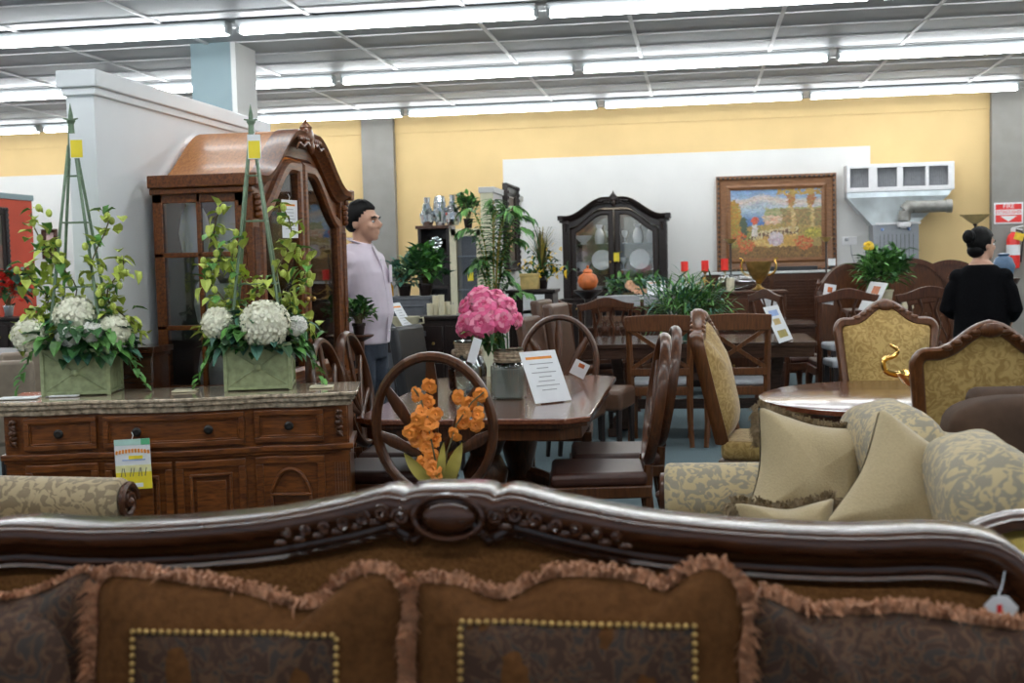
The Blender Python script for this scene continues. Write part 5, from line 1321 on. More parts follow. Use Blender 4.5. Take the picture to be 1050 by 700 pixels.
    def hp_(i, j):
        a = 2*PI*j/n; th = PI*i/m_*.78; d = Vector((math.sin(th)*math.cos(a), math.sin(th)*math.sin(a), math.cos(th)))
        rip = 1+.018*math.sin(a*17+th*9)+.012*math.sin(a*31)
        return Vector((0, .014, 1.768))+Vector((d.x*.085, d.y*.107, d.z*.108))*rip, d
    keep = {}
    for i in range(m_+1):
        for j in range(n):
            p, d = hp_(i, j)
            lim = 1.818 if d.y < -.55 else 1.818-.155*min(1, (d.y+.55)/.80)**.9
            if fem: lim -= .02
            if p.z < lim: p = Vector((0, .014, 1.768))+(p-Vector((0, .014, 1.768)))*.86; keep[(i, j)] = 0
            else: keep[(i, j)] = 1
            vs.append(p)
    for i in range(m_):
        for j in range(n):
            q = [(i, j), (i+1, j), (i+1, (j+1) % n), (i, (j+1) % n)]
            if any(keep[x] for x in q): fs.append(tuple(x[0]*n+x[1] for x in q))
    h_.add(vs, fs)
    if fem:
        h_.ball((0, .115, 1.80), (.055, .042, .052), 12, 8)
        for q in range(5): h_.tube([(.05*math.cos(a)*(1-q*.12), .125+.006*q, 1.80+.046*math.sin(a)*(1-q*.12)) for a in [w*PI/6 for w in range(12)]], .007, 5, True)
        h_.ball((0, .055, 1.70), (.070, .060, .058), 12, 8)
    h_.obj('hair', 'hair', t, smooth=60)
    return t
man = person('man in a pale lilac shirt and dark jeans walking right behind the cherry china cabinet', (-2.10, 7.56, 0), R(78), 1.88, ('shirt', 'jeans', 'shirt'), girth=.98,
             arms={-1: [(-.20, .025, 1.46), (-.25, .065, 1.20), (-.225, -.0, .99)], 1: [(.20, .015, 1.46), (.24, .05, 1.19), (.20, .03, .97)]})
woman = person('woman in a black sweater seen from behind with dark hair pinned up', (1.945, 8.82, 0), R(158), 1.62, ('black_knit', 'jeans', 'sweater'), hyaw=R(-38), girth=1.16, fem=True,
               arms={-1: [(-.185, .02, 1.45), (-.262, .04, 1.18), (-.20, -.17, 1.10)], 1: [(.185, .02, 1.45), (.262, .04, 1.18), (.22, -.18, 1.12)]})
# ============================================================ plants
def bush(name, label, loc, r, n, mats_, seed, L=.07, w=.035, pot='espresso', ph=.14, pr=.08, cat='plant', squash=.9, cz=None, stems=6, shape='star'):
    rp = random.Random(seed); t = thing(name, label, cat, loc)
    MB().lathe([(pr*.7, 0), (pr*.75, .005), (pr, ph), (pr*1.06, ph), (pr*1.06, ph-.015), (pr*.9, ph-.02), (pr*.1, ph-.02)], n=18).obj('pot', pot, t)
    cz = cz or ph+r*.8
    st = MB()
    lv = MB()
    tips = []
    for k in range(stems*4):
        d = rdir(rp, -.1); e = Vector((d.x*r*.8, d.y*r*.8, cz+d.z*r*squash*.8)); tips.append(e)
        st.tube([(rp.uniform(-.02, .02), rp.uniform(-.02, .02), ph-.02), tuple(e*.5+Vector((0, 0, ph*.4+cz*.12))), tuple(e)], .003, 4)
    for k in range(n):
        c = rp.choice(tips); p = c*rp.uniform(.75, 1.05)+Vector((rp.gauss(0, r*.22), rp.gauss(0, r*.22), rp.gauss(0, r*.2)))
        d = (p-Vector((0, 0, cz*.6))).normalized()+rdir(rp)*.7
        leaf(lv.mat(rp.randrange(len(mats_))), p, d, L*rp.uniform(.7, 1.3), w*rp.uniform(.8, 1.2), rp.uniform(.1, .5))
    st.obj('stems', 'stem', t); lv.obj('foliage', mats_, t, smooth=0, norm=False)
    return t
def palm(label, loc, H, seed):
    rp = random.Random(seed); t = thing('potted_palm', label, 'plant', loc)
    MB().lathe([(.12, 0), (.13, .01), (.17, .32), (.18, .32), (.18, .30), (.15, .29), (.02, .29)], n=20).obj('pot', 'espresso', t)
    st = MB(); lf = MB()
    for k in range(18):
        a = rp.uniform(0, 2*PI); sp = rp.uniform(.10, .34); h = H*rp.uniform(.62, 1.0)*(1-.18*sp)
        pts = []
        for j in range(10):
            q = j/9; pts.append(Vector((math.cos(a)*sp*q**2.2, math.sin(a)*sp*q**2.2, .28+(h-.28)*math.sin(q*PI*.56)/math.sin(PI*.56))))
        st.tube(pts, [.007-.0005*j for j in range(10)], 5)
        for j in range(4, 10):
            for m__ in range(4):
                q = j+m__/4
                if q > 9: continue
                i0 = int(q); i1 = min(9, i0+1); p = pts[i0]*(1-(q-i0))+pts[i1]*(q-i0); tg = (pts[i1]-pts[max(0, i0-1)]).normalized(); sd = tg.cross(Vector((0, 0, 1)))
                sd = sd.normalized() if sd.length > .01 else Vector((1, 0, 0))
                for s in (-1, 1): leaf(lf.mat(rp.randint(0, 2)), p, sd*s+tg*.7+Vector((0, 0, -.15)), rp.uniform(.12, .20)*(1-.35*(q/9)), .028, .5)
    st.obj('stems', 'leaf_yellow', t); lf.obj('fronds', ['leaf_dark', 'leaf_mid', 'leaf_mid'], t, smooth=0, norm=False); return t
def grass(name, label, loc, r, h, n, mats_, seed, vase_m='leaf_blue', vh=.2, cat='plant'):
    rp = random.Random(seed); t = thing(name, label, cat, loc)
    MB().lathe([(.04, 0), (.045, .005), (.055, vh*.6), (.03, vh*.9), (.038, vh), (.03, vh), (.02, vh*.85)], n=16).obj('vase', vase_m, t)
    b = MB()
    for k in range(n):
        a = rp.uniform(0, 2*PI); s = rp.uniform(.1, 1)*r; hh = vh+h*rp.uniform(.45, 1)
        pts = [Vector((math.cos(a)*s*q**1.6, math.sin(a)*s*q**1.6, vh*.8+(hh-vh*.8)*math.sin(q*PI*.6)/math.sin(PI*.6))) for q in (0, .25, .5, .75, 1)]
        sd = Vector((-math.sin(a), math.cos(a), 0)); b.mat(rp.randrange(len(mats_)))
        w = rp.uniform(.005, .010); vs = []
        for i, p in enumerate(pts): vs += [p-sd*w*(1-i/4.6), p+sd*w*(1-i/4.6)]
        b.add(vs, [(2*i, 2*i+1, 2*i+3, 2*i+2) for i in range(4)])
    b.obj('blades', mats_, t, smooth=0, norm=False); return t
# ============================================================ cross-back chairs and their table
G3 = 'cross-back chairs on the near side of the trestle table'
cc = cross_chair('left cross-back chair on the near side of the trestle table', (-.285, 9.62, 0), R(180), G3)
cc.location = (-.285, 9.53, 0)
dup(cc, (.29, 9.53, 0), R(180), 'right cross-back chair on the near side of the trestle table')
def trestle(label, loc, L, W, H=.76, group=None):
    t = thing('trestle_table', label, 'table', loc, 0, group)
    MB().bb(-L/2, L/2, -W/2, W/2, H-.035, H).obj('tabletop', 'tablewood', t, .004)
    MB().bb(-L/2+.02, L/2-.02, -W/2+.02, W/2-.02, H-.12, H-.035).obj('apron', 'tablewood', t, .003)
    for s in (-1, 1):
        MB().box((s*(L/2-.30), 0, (H-.1)/2), (.09, .12, H-.12), ry=s*.12).obj('leg', 'tablewood', t, .006)
        MB().bb(s*(L/2-.26)-.05, s*(L/2-.26)+.05, -W*.4, W*.4, 0, .07).obj('foot', 'tablewood', t, .008)
    MB().bb(-L/2+.35, L/2-.35, -.03, .03, .18, .26).obj('stretcher', 'tablewood', t, .005); return t
trestle('dark trestle table behind the two cross-back chairs', (-.01, 10.23, 0), 1.86, 1.05)
trestle('dark table further back, between the trestle table and the slatted chest', (.03, 12.58, 0), 2.25, .85)
q = dn(712, 349, .765); bush('fern_arrangement', 'green fern arrangement in a slim green vase on the trestle table', (q.x-.06, q.y, .765), .33, 900, ['leaf_dark', 'leaf_mid', 'leaf_blue', 'leaf_mid'], 3, .12, .020, 'leaf_blue', .20, .045, squash=.46, cz=.27, stems=12)
fold_card('coloured placard standing at the right of the trestle table', dn(799, 352, .768), dn(813, 347.5, .768), .30, R(24), 'colour')
for i, (x, y, lab) in enumerate(((1.22, 10.0, 'grey topped stool at the right end of the trestle table'), (1.25, 10.42, 'grey topped stool behind the other stool, right of the trestle table'))):
    st_ = thing('stool', lab, 'stool', (x, y, 0), R(8), 'grey topped stools right of the trestle table')
    MB().bb(-.2, .2, -.17, .17, .54+.1*i, .60+.1*i).obj('seat', 'seat_grey', st_, .02, seg=3)
    for a in (-1, 1):
        for b in (-1, 1): MB().bb(a*.17-.018, a*.17+.018, b*.14-.018, b*.14+.018, 0, .55+.1*i).obj('leg', 'espresso', st_, .003)
# far dark chairs
G4 = 'dark carved chairs in the far part of the showroom'
sc0 = splat_chair('dark carved chair before the black china cabinet, left of the orange jar', at(582, 340, 12.0).xy.to_3d(), R(150), G4, 'walnut_mid', 'leather_brown')
sc0.location.z = 0
for (px, yy, rz, lab, k) in ((612, 11.1, 200, 'dark carved chair before the black china cabinet, under the orange jar', 1.02), (638, 11.75, 170, 'dark carved chair at the left of the far table, below the flower arrangement', .96),
                             (812, 11.5, 120, 'dark carved chair behind the right end of the trestle table', 1.05), (862, 10.9, 185, 'dark carved chair with white papers on it, left of the leafy potted plant', 1.06),
                             (940, 10.3, 190, 'dark carved chair between the leafy potted plant and the woman', 1.08), (968, 10.9, 160, 'dark carved chair directly left of the woman', 1.02)):
    q = at(px, 300, yy); dup(sc0, (q.x, yy, 0), R(rz), lab, None, k)
sb = splat_chair('reddish carved chair at the right edge beside the woman', (at(1050, 300, 8.3).x+.12, 8.3, 0), R(200), None, 'oakbrown', 'leather_brown', .52, 1.16)
a = at(850, 291, 10.75); card('price_tag', 'white paper tag on the dark carved chair left of the leafy plant', (a.x, 10.62, a.z), R(8), .10, .17, ry=R(10), style='photo')
G5 = 'brown upholstered dining chairs left of the trestle table'
sl0 = slab_chair('brown upholstered chair just left of the left cross-back chair', (at(597, 330, 9.1).x+.10, 9.02, 0), R(80), G5, 'leather_taupe' if 0 else 'leather_mid', 1.12)
for (px, yy, rz, lab) in ((592, 9.90, 82, 'brown upholstered chair drawn up to the left end of the trestle table'), (580, 8.62, 80, 'shorter brown upholstered chair behind the peony table chair')):
    q = at(px, 330, yy); dup(sl0, (q.x, yy, 0), R(rz), lab, None, 1 if yy > 9.3 else .93)
# ============================================================ things on the far tables and along the back wall
def chest(name, label, px0, px1, yy, D, H, wd, top=None, slats=0, rows=3, cols=2, cat='chest'):
    a, b = at(px0, 300, yy), at(px1, 300, yy); W = b.x-a.x
    t = thing(name, label, cat, ((a.x+b.x)/2, yy, 0))
    MB().bb(-W/2, W/2, 0, D, .05, H-.03).obj('body', wd, t, .006)
    MB().bb(-W/2-.02, W/2+.02, -.03, D, H-.03, H).obj('top', top or wd, t, .006)
    MB().bb(-W/2-.01, W/2+.01, -.01, D, 0, .07).obj('plinth', wd, t, .006)
    n = 0
    for r_ in range(rows):
        z0 = .10+(H-.16)*r_/rows; z1 = .10+(H-.16)*(r_+1)/rows-.02
        for c_ in range(cols):
            x0 = -W/2+.03+(W-.06)*c_/cols; x1 = x0+(W-.06)/cols-.02
            if slats:
                s_ = MB()
                k = z0
                while k < z1-.02: s_.bb(x0, x1, -.018, 0, k, k+.022); k += .036
                s_.obj('slatted_drawer', wd, t, .003)
            else:
                d = MB().bb(x0, x1, -.018, 0, z0, z1).obj('drawer', wd, t, .004); MB().ball(((x0+x1)/2, -.03, (z0+z1)/2), .013, 8, 5).obj('knob', 'antique_gold', d)
    if slats:
        for x in (-W*.02,): MB().bb(x-.03, x+.03, -.03, .0, .08, H-.03).obj('post', 'oakbrown', t, .003)
    return t
chest('slatted_chest', 'long slatted brown chest with a pale top under the painting', 722, 868, 15.1, .45, 1.24, 'walnut_mid', 'marble', 1, 3, 4)
chest('sideboard', 'dark sideboard with the gold urn and a glass platter', 733, 806, 13.55, .42, 1.05, 'walnut_mid', None)
chest('sideboard', 'brown sideboard carrying the leafy potted plant and a white placard', 872, 934, 11.15, .45, .93, 'walnut_mid', None)
chest('sideboard', 'black sideboard carrying cream candles, left of the peonies', 430, 482, 9.35, .42, 1.03, 'espresso', None, cat='chest')
chest('console', 'black console with a gold box and grass arrangement', 521, 567, 10.5, .4, 1.19, 'espresso', None, rows=2, cols=1)
# slatted chest extras: low dark tray
q = at(812, 277, 15.25)
t = thing('tray', 'black tray lying on the pale top of the slatted chest', 'tray', (q.x, 15.27, 1.241)); MB().bb(-.28, .28, -.1, .1, 0, .02).bb(-.30, .30, -.12, -.10, 0, .05).bb(-.30, .30, .10, .12, 0, .05).obj('body', 'black_plastic', t, .004)
# torchiere lamps
def torch(label, px, py, yy, r, mt='shade_amber'):
    q = at(px, py, yy); t = thing('torchiere_lamp', label, 'floor lamp', (q.x, yy, 0))
    MB().lathe([(.13, 0), (.14, .015), (.05, .03), (.015, .05)], n=20).obj('base', 'carved_dark', t)
    MB().lathe([(.012, .04), (.012, q.z*.5), (.025, q.z*.52), (.012, q.z*.54), (.012, q.z-r*.75), (.03, q.z-r*.7), (.02, q.z-r*.6), (.035, q.z-r*.55)], n=10).obj('pole', 'carved_dark', t)
    MB().lathe([(.03, q.z-r*.6), (r*.45, q.z-r*.42), (r*.8, q.z-r*.12), (r, q.z), (r*.97, q.z), (r*.75, q.z-r*.12), (r*.4, q.z-r*.38), (.0, q.z-r*.5)], n=24).obj('lamp_shade', mt, t); return t
plain('shade_amber', (.62, .44, .19), .45, 0, var=.12); plain('shade_gold', (.50, .34, .11), .35, .3, var=.15)
torch('torchiere floor lamp with amber glass bowl beside the fire extinguisher', 1000, 220, 14.4, .17)
torch('short torchiere with a small gold bowl before the left side of the painting', 749, 245, 14.9, .085, 'shade_gold')
torch('short torchiere with a small gold bowl before the right side of the painting', 847, 243, 14.9, .085, 'shade_gold')
# candles
def candle(label, px, py0, py1, yy, r, mt, g=None, z=None, holder=None, hz=0):
    q = at(px, py1, yy); q0 = at(px, py0, yy); zz = z if z is not None else q.z
    t = thing('candle', label, 'candle', (q.x, yy, zz), 0, g); h = q0.z-zz
    MB().lathe([(r, 0), (r, h), (r*.85, h-.006), (.002, h-.008)], n=14).obj('wax', mt, t); MB().tube([(0, 0, h-.01), (.002, 0, h+.015)], .002, 5).obj('wick', 'ink', t); return t
q = at(722, 300, 13.2)
cd = thing('candelabrum', 'gold three-arm candelabrum with red candles behind the fern', 'candle holder', (q.x, 13.75, 1.051))
cq = [at(p_[0], p_[1], 13.75) for p_ in ((702, 278), (723, 278), (743, 277))]
chest('pedestal', 'low dark cabinet hidden behind the fern, carrying the gold candelabrum', 698, 724, 13.6, .30, 1.05, 'espresso', None, rows=1, cols=1, cat='cabinet')
MB().lathe([(.08, 0), (.085, .01), (.03, .03), (.012, .06), (.018, .12), (.01, .16)], n=14).obj('base', 'antique_gold', cd)
for i, c_ in enumerate(cq):
    p = (c_.x-q.x, 0, c_.z-1.051)
    a_ = MB().tube(smoothpath([(0, 0, .14), (p[0]*.6, 0, .06), (p[0], 0, p[2]-.06), p], 4), .007, 6)
    a_.lathe([(.015, p[2]-.03), (.02, p[2]-.015), (.06, p[2]), (.055, p[2]), (.01, p[2]-.008)], (p[0], 0, 0), 12)
    a_.obj('arm', 'antique_gold', cd)
    candle(('left', 'middle', 'right')[i]+' red candle of the gold candelabrum', (702, 723, 743)[i], (268, 267, 265)[i], 277, 13.75, .040, 'candle_red', 'red candles on the gold candelabrum', z=c_.z)
candle('cream candle standing on the dark sideboard, left of the gold urn', 749, 285, 300, 13.7, .045, 'candle_cream', z=1.051)
candle('tall white candle on a black holder by the right side of the painting', 853, 265, 275, 15.2, .045, 'paper', z=1.29)
q = at(845, 275, 15.2)
t = thing('candle_holder', 'black tripod candle holder on the slatted chest', 'candle holder', (at(853, 275, 15.2).x, 15.2, 1.241)); MB().tube([(0, 0, .04), (-.08, 0, 0)], .008, 6).tube([(0, 0, .04), (.08, 0, 0)], .008, 6).tube([(0, 0, .04), (0, .06, 0)], .008, 6).lathe([(.05, .04), (.05, .048)]).obj('body', 'black_plastic', t)
# urn
q = at(778, 299, 13.3)
q = at(778, 282, 13.75)
u = thing('gold_urn', 'gold two-handled urn standing on the dark sideboard', 'urn', (q.x, 13.75, 1.051))
k = 1.0; h = at(778, 268, 13.75).z-1.051
MB().lathe([(.07, 0), (.08, .012), (.035, .035), (.022, h*.22), (.05, h*.30), (.085, h*.45), (.125, h*.72), (.145, h*.98), (.155, h), (.14, h), (.12, h*.75), (.01, h*.4)], n=26).obj('body', 'antique_gold', u)
for s in (-1, 1): MB().tube(smoothpath([(s*.10, 0, h*.5), (s*.17, 0, h*.62), (s*.19, 0, h*.88), (s*.17, 0, h*1.06), (s*.21, 0, h*1.10)], 4), .013, 7).obj('handle', 'brass', u)
t = thing('glass_platter', 'oval green glass platter leaning at the front of the dark sideboard', 'platter', (at(758, 300, 13.45).x-.02, 13.70, 1.051)); t.rotation_euler = (R(-12), 0, 0)
MB().lathe([(.0, 0), (.12, .004), (.20, .02), (.205, .024), (.12, .010), (0, .006)], (0, 0, .12), 30, M=Matrix.Diagonal((1, 1, .6)).to_3x3()@Matrix.Rotation(R(90), 3, 'X')).obj('dish', 'glass_jar', t)
fold_card('grey placard standing behind the coloured one on the far table', dn(794, 331, .768), dn(806, 326.5, .768), .34, R(30), '', 'grey_light')
# counter table items near the black china cabinet (behind the far table's left end)
t = thing('counter_table', 'grey counter-height table holding the flower arrangement, before the black china cabinet', 'table', (at(662, 305, 13.9).x, 13.95, 0))
MB().bb(-.46, .46, -.35, .35, .98, 1.01).obj('tabletop', 'marble', t, .004); MB().bb(-.42, .42, -.31, .31, .88, .98).obj('apron', 'antique', t, .004)
for a in (-1, 1):
    for b in (-1, 1): MB().bb(a*.40-.03, a*.40+.03, b*.29-.03, b*.29+.03, 0, .90).obj('leg', 'antique', t, .004)
tx = t.location.x
for i, (dx, lab) in enumerate(((.24, 'grey low-back counter chair, right one at the grey counter table'), (-.26, 'grey low-back counter chair, left one at the grey counter table'))):
    if i == 0:
        gc = thing('counter_chair', lab, 'chair', (tx+dx, 13.35, 0), R(180), 'grey low-back chairs at the counter table')
        MB().bb(-.22, .22, -.2, .2, .62, .68).obj('seat', 'seat_grey', gc, .02); MB().bb(-.23, .23, .18, .22, .92, 1.04).obj('top_rail', 'grey_light', gc, .008)
        for a in (-1, 1):
            MB().bb(a*.2-.02, a*.2+.02, .17, .21, 0, 1.02).obj('leg', 'antique', gc, .003); MB().bb(a*.2-.02, a*.2+.02, -.19, -.15, 0, .63).obj('leg', 'antique', gc, .003)
        MB().bb(-.2, .2, .185, .20, .76, .82).obj('lower_rail', 'antique', gc, .003)
    else: dup(gc, (tx+dx, 13.35, 0), R(180), lab)
fa = thing('flower_arrangement', 'low arrangement of green leaves and peach flowers on the grey counter table', 'flowers', (at(652, 300, 13.9).x, 13.9, 1.011))
rp = random.Random(21); lv = MB(); MB().box((0, 0, .02), (.3, .1, .04)).obj('base', 'stem', fa, .01)
for k_ in range(170): p = Vector((rp.uniform(-.30, .30), rp.uniform(-.08, .08), rp.uniform(.02, .20))); leaf(lv.mat(rp.randint(0, 2)), p, rdir(rp, -.3), .11, .055, .3)
lv.obj('foliage', ['leaf_dark', 'leaf_mid', 'leaf_blue'], fa, smooth=0, norm=False)
for dx, dz, r_ in ((-.06, .13, .07), (.0, .08, .06), (.16, .07, .05), (.08, .05, .05)):
    bl = MB(); bloom(bl, (dx, -.09, dz), r_, rp, 20, .3, Vector((0, -1, .4))); bl.obj('bloom', 'peach_petal', fa, smooth=0, norm=False)
plain('peach_petal', (.75, .42, .26), .6, var=.15) if 'peach_petal' not in MATS else None
p0 = at(664, 304, 13.66); fold_card('white card standing on the grey counter table', (at(664, 302, 13.66).x, 13.66, 1.015), (at(683, 302, 13.66).x, 13.72, 1.015), .17, R(15), 'lines')
for px, lab in ((638, 'white plate at the left end of the grey counter table'), (652, 'white plate in front of the flower arrangement')):
    t = thing('plate', lab, 'plate', (at(px, 303, 13.72).x, 13.70, 1.011)); MB().lathe([(.06, 0), (.07, .004), (.12, .015), (.12, .018), (.06, .008), (0, .008)], n=24).obj('body', 'china', t)
# orange jar on a slim pedestal
q = at(603, 297, 12.9)
t = thing('pedestal_stand', 'slim black pedestal under the orange jar', 'pedestal', (q.x, 12.9, 0)); MB().lathe([(.16, 0), (.17, .03), (.05, .06), (.04, q.z-.10), (.12, q.z-.04), (.15, q.z-.02), (.15, q.z-.001)], n=24).obj('column', 'espresso', t)
j = thing('orange_jar', 'round orange lidded jar before the black china cabinet', 'jar', (q.x, 12.9, q.z)); MB().lathe([(.05, 0), (.09, .03), (.11, .09), (.09, .15), (.045, .18), (.05, .19), (.04, .19)], n=22).obj('body', 'terracotta', j); MB().lathe([(.055, .19), (.04, .215), (.012, .225), (.014, .25), (.002, .26)], n=16).obj('lid', 'terracotta', j)
# ficus
q = at(912, 311, 11.3); bush('potted_plant', 'leafy green potted plant on the brown sideboard near the heater', (at(906, 300, 11.35).x, 11.38, .931), .19, 560, ['leaf_dark', 'leaf_mid', 'leaf_mid'], 5, .10, .045, 'candle_cream', .17, .09, squash=.85, cz=.36)
fl = thing('yellow_flower', 'tall yellow flower rising at the left of the leafy potted plant', 'flowers', (at(889, 300, 11.35).x-.01, 11.3, .931)); qz = at(892, 252, 11.5).z-.931
MB().tube([(0, 0, 0), (.01, 0, qz*.5), (.02, 0, qz)], .006, 6).obj('stem', 'stem_green', fl)
bl = MB(); bloom(bl, (.02, 0, qz), .055, rp, 16, .3, Vector((0, -1, .3))); bl.obj('bloom', 'yellow_petal', fl, smooth=0, norm=False)
t = thing('cream_box', 'small cream box right of the leafy potted plant', 'box', (at(930, 300, 11.3).x, 11.3, .931)); MB().bb(-.05, .05, -.05, .05, 0, .11).obj('body', 'candle_cream', t, .004); MB().bb(-.055, .055, -.055, .055, .11, .13).obj('lid', 'box_gold', t, .003)
fold_card('white placard with a small photo left of the leafy potted plant', dn(880, 317, .935), dn(897, 321, .935), .27, R(24), 'photo')
# headboards behind the chairs at right
def headboard(label, px, yy, W, H, rz, wd='oakbrown'):
    q = at(px, 300, yy); t = thing('headboard', label, 'bed headboard', (q.x, yy, 0), rz, None)
    o = [(-W/2, .0)]+smoothpath([(-W/2, H*.80), (-W*.42, H*.86), (-W*.25, H*.96), (0, H), (W*.25, H*.96), (W*.42, H*.86), (W/2, H*.80)], 4)+[(W/2, 0)]
    MB().prism(o, 0, .05).obj('panel', wd, t, .01); MB().sweep(o[1:-1][::-1], [(-.03, -.02), (-.03, .06), (.02, .06), (.02, -.02)]).obj('rim', 'walnut_mid', t, smooth=40)
    for s in (-1, 1): MB().lathe([(.045, 0), (.05, H*.3), (.035, H*.5), (.05, H*.78), (.02, H*.83), (.03, H*.86), (.002, H*.9)], (s*W/2, .03, 0), 12).obj('post', 'walnut_mid', t)
    return t
headboard('arched wooden headboard right of the leafy plant, before the heater', 933, 13.2, .80, 1.34, R(-8))
headboard('arched wooden headboard just left of the woman', 974, 13.6, .78, 1.31, R(-8), 'walnut_mid')
headboard('arched wooden headboard between the painting and the leafy plant', 874, 13.6, .75, 1.30, R(20))
# blue ginger jar right of the woman
q = at(1029, 285, 9.6)
t = thing('pedestal_stand', 'slim dark pedestal right of the woman', 'pedestal', (q.x, 9.6, 0)); MB().lathe([(.15, 0), (.16, .03), (.05, .06), (.04, q.z-.10), (.10, q.z-.04), (.12, q.z-.001)], n=20).obj('column', 'walnut_mid', t)
t = thing('blue_jar', 'blue glazed jar standing right of the woman', 'jar', (q.x, 9.6, q.z)); MB().lathe([(.04, 0), (.07, .03), (.085, .09), (.06, .15), (.035, .165), (.045, .18), (.01, .19)], n=20).obj('body', 'blue_glaze', t)
# ------------------------------------------------------------ shelf unit with silver vases, display case
yy = 12.55; a = at(430, 300, yy); b_ = at(462, 300, yy); zt_ = at(446, 231, yy).z; W_ = b_.x-a.x
t = thing('open_shelf', 'dark open shelf unit carrying silver vases on top', 'shelf', ((a.x+b_.x)/2, yy, 0))
for s in (-1, 1): MB().bb(*sorted((s*W_/2, s*(W_/2-.03))), 0, .35, 0, zt_-.03).obj('side_panel', 'espresso', t, .003)
MB().bb(-W_/2, W_/2, .33, .35, 0, zt_-.03).obj('back_panel', 'espresso', t, smooth=0)
MB().bb(-W_/2-.02, W_/2+.0, -.02, .36, zt_-.035, zt_-.0).obj('top', 'walnut_mid', t, .004)
for z in (.10, .75, 1.18, zt_-.30): MB().bb(-W_/2+.03, W_/2-.03, .01, .33, z-.015, z+.015).obj('shelf_board', 'espresso', t, .002)
sx0 = t.location.x
t2 = thing('display_case', 'cream framed glass display case beside the dark shelf unit', 'display case', (sx0+W_/2+.185, yy+.0, 0))
for x, w_ in ((-.135, .045), (.135, .03)): MB().bb(x-w_, x+w_*.6, -.01, .32, 0, zt_-.045).obj('post', 'candle_cream', t2, .004)
MB().bb(-.17, .15, -.01, .32, zt_-.12, zt_-.045).obj('head_rail', 'candle_cream', t2, .004); MB().bb(-.12, .11, .28, .30, .1, zt_-.1).obj('back_panel', 'espresso', t2); MB().bb(-.09, .10, .0, .004, .1, zt_-.12).obj('pane', 'glass', t2, smooth=0)
MB().bb(-.17, .15, -.01, .32, .0, .10).obj('plinth', 'candle_cream', t2, .004)
for z in (.7, 1.15, 1.5): MB().bb(-.10, .10, .02, .28, z, z+.01).obj('glass_shelf', 'shelf_glass', t2, smooth=0)
a = at(483, 283, yy); card('price_tag', 'small yellow tag on the cream display case', (a.x-.0, yy-.03, a.z+.04), 0, .06, .09, style='', base='paper_yellow')
def mosaic(label, px, h, prof, neck):
    q = at(px, 229, yy+.15); o = thing('silver_vase', label, 'vase', (q.x, yy+.17, zt_+.001), 0, 'silver mosaic vases on the dark shelf unit')
    d = MB().lathe([(r_, z*h) for r_, z in prof], n=16)
    d.mat(1)
    for k_ in range(46):
        z = .08+.7*rp.random(); r_ = 0
        for (r0, z0), (r1, z1) in zip(prof[:-1], prof[1:]):
            if z0 <= z <= z1: r_ = r0+(r1-r0)*(z-z0)/(z1-z0)
        an = rp.uniform(0, 2*PI); d.box((r_*math.cos(an), r_*math.sin(an), z*h), (.008, .026, .026), rz=an)
    d.obj('body', ['silver', 'mirror'], o, smooth=0)
    MB().lathe([(.03, h*.97), (.034, h), (.02, h)], n=12).obj('lip', 'carved_dark', o); return o
mosaic('silver mosaic bottle vase, left one on the dark shelf unit', 438, .30, [(.05, 0), (.07, .15), (.075, .4), (.045, .65), (.03, .8), (.035, 1)], 0)
mosaic('straight silver mosaic vase, middle one on the dark shelf unit', 451, .31, [(.045, 0), (.055, .2), (.065, .5), (.065, .8), (.055, 1)], 0)
mosaic('silver mosaic vase with slim neck, right one on the dark shelf unit', 464, .32, [(.06, 0), (.085, .2), (.085, .42), (.045, .62), (.028, .78), (.032, 1)], 0)
q = at(446, 248, yy+.1)
o = thing('silver_ornament', 'silver leaf-cluster ornament inside the dark shelf unit', 'ornament', (q.x, yy+.14, zt_-.284)); d = MB()
for k_ in range(9): a_ = k_*.7; d.ball((.055*math.cos(a_), 0, .10+.055*math.sin(a_)), (.03, .02, .03), 8, 6)
d.ball((0, -.01, .10), .035, 8, 6).lathe([(.04, 0), (.04, .01), (.01, .03)]).obj('body', 'silver', o)
bush('potted_plant', 'small dark trailing plant on top of the display case', (sx0+W_/2+.20, yy+.05, zt_-.038), .10, 100, ['leaf_dark', 'leaf_mid'], 8, .08, .05, 'espresso', .10, .05, cz=.24)
# palm, grasses on the console
palm('tall potted palm before the cream partition', (at(505, 300, 10.0).x, 10.05, 0), 1.98, 4)
q = at(547, 298, 10.65)
t = thing('gold_box', 'square gold box on the black console', 'box', (q.x-.03, 10.66, 1.191)); MB().bb(-.08, .08, -.06, .06, 0, .135).obj('body', 'box_gold', t, .004); MB().bb(-.085, .085, -.065, .065, .11, .14).obj('lid', 'box_gold', t, .004)
gg = grass('grass_arrangement', 'dried grass arrangement with yellow flowers on the black console', (q.x+.06, 10.79, 1.191), .26, .42, 110, ['leaf_dark', 'leaf_yellow', 'stem'], 6, 'espresso', .12, 'flowers')
lv = MB()
for k_ in range(150): a_ = rp.uniform(0, 6.28); p = Vector((rp.gauss(0, .09), rp.gauss(0, .05), .10+abs(rp.gauss(0, .10)))); leaf(lv.mat(0 if rp.random() < .72 else 1), p, rdir(rp, -.5), .08, .035, .4)
for k_ in range(26): p = Vector((rp.gauss(.02, .13), rp.gauss(0, .06)-.03, rp.uniform(.08, .42))); lv.mat(1); bloom(lv, p, .022, rp, 7, .2)
lv.obj('foliage', ['leaf_dark', 'yellow_petal'], gg, smooth=0, norm=False)
for px, py, hh, lab in ((547, 302, .17, 'upper white sheet taped to the front of the black console'), (547, 318, .17, 'lower white sheet taped to the front of the black console')):
    q = at(px, py, 10.44); card('paper_sheet', lab, (q.x, 10.455, q.z), 0, .19, hh-.005, style='', cat='paper')
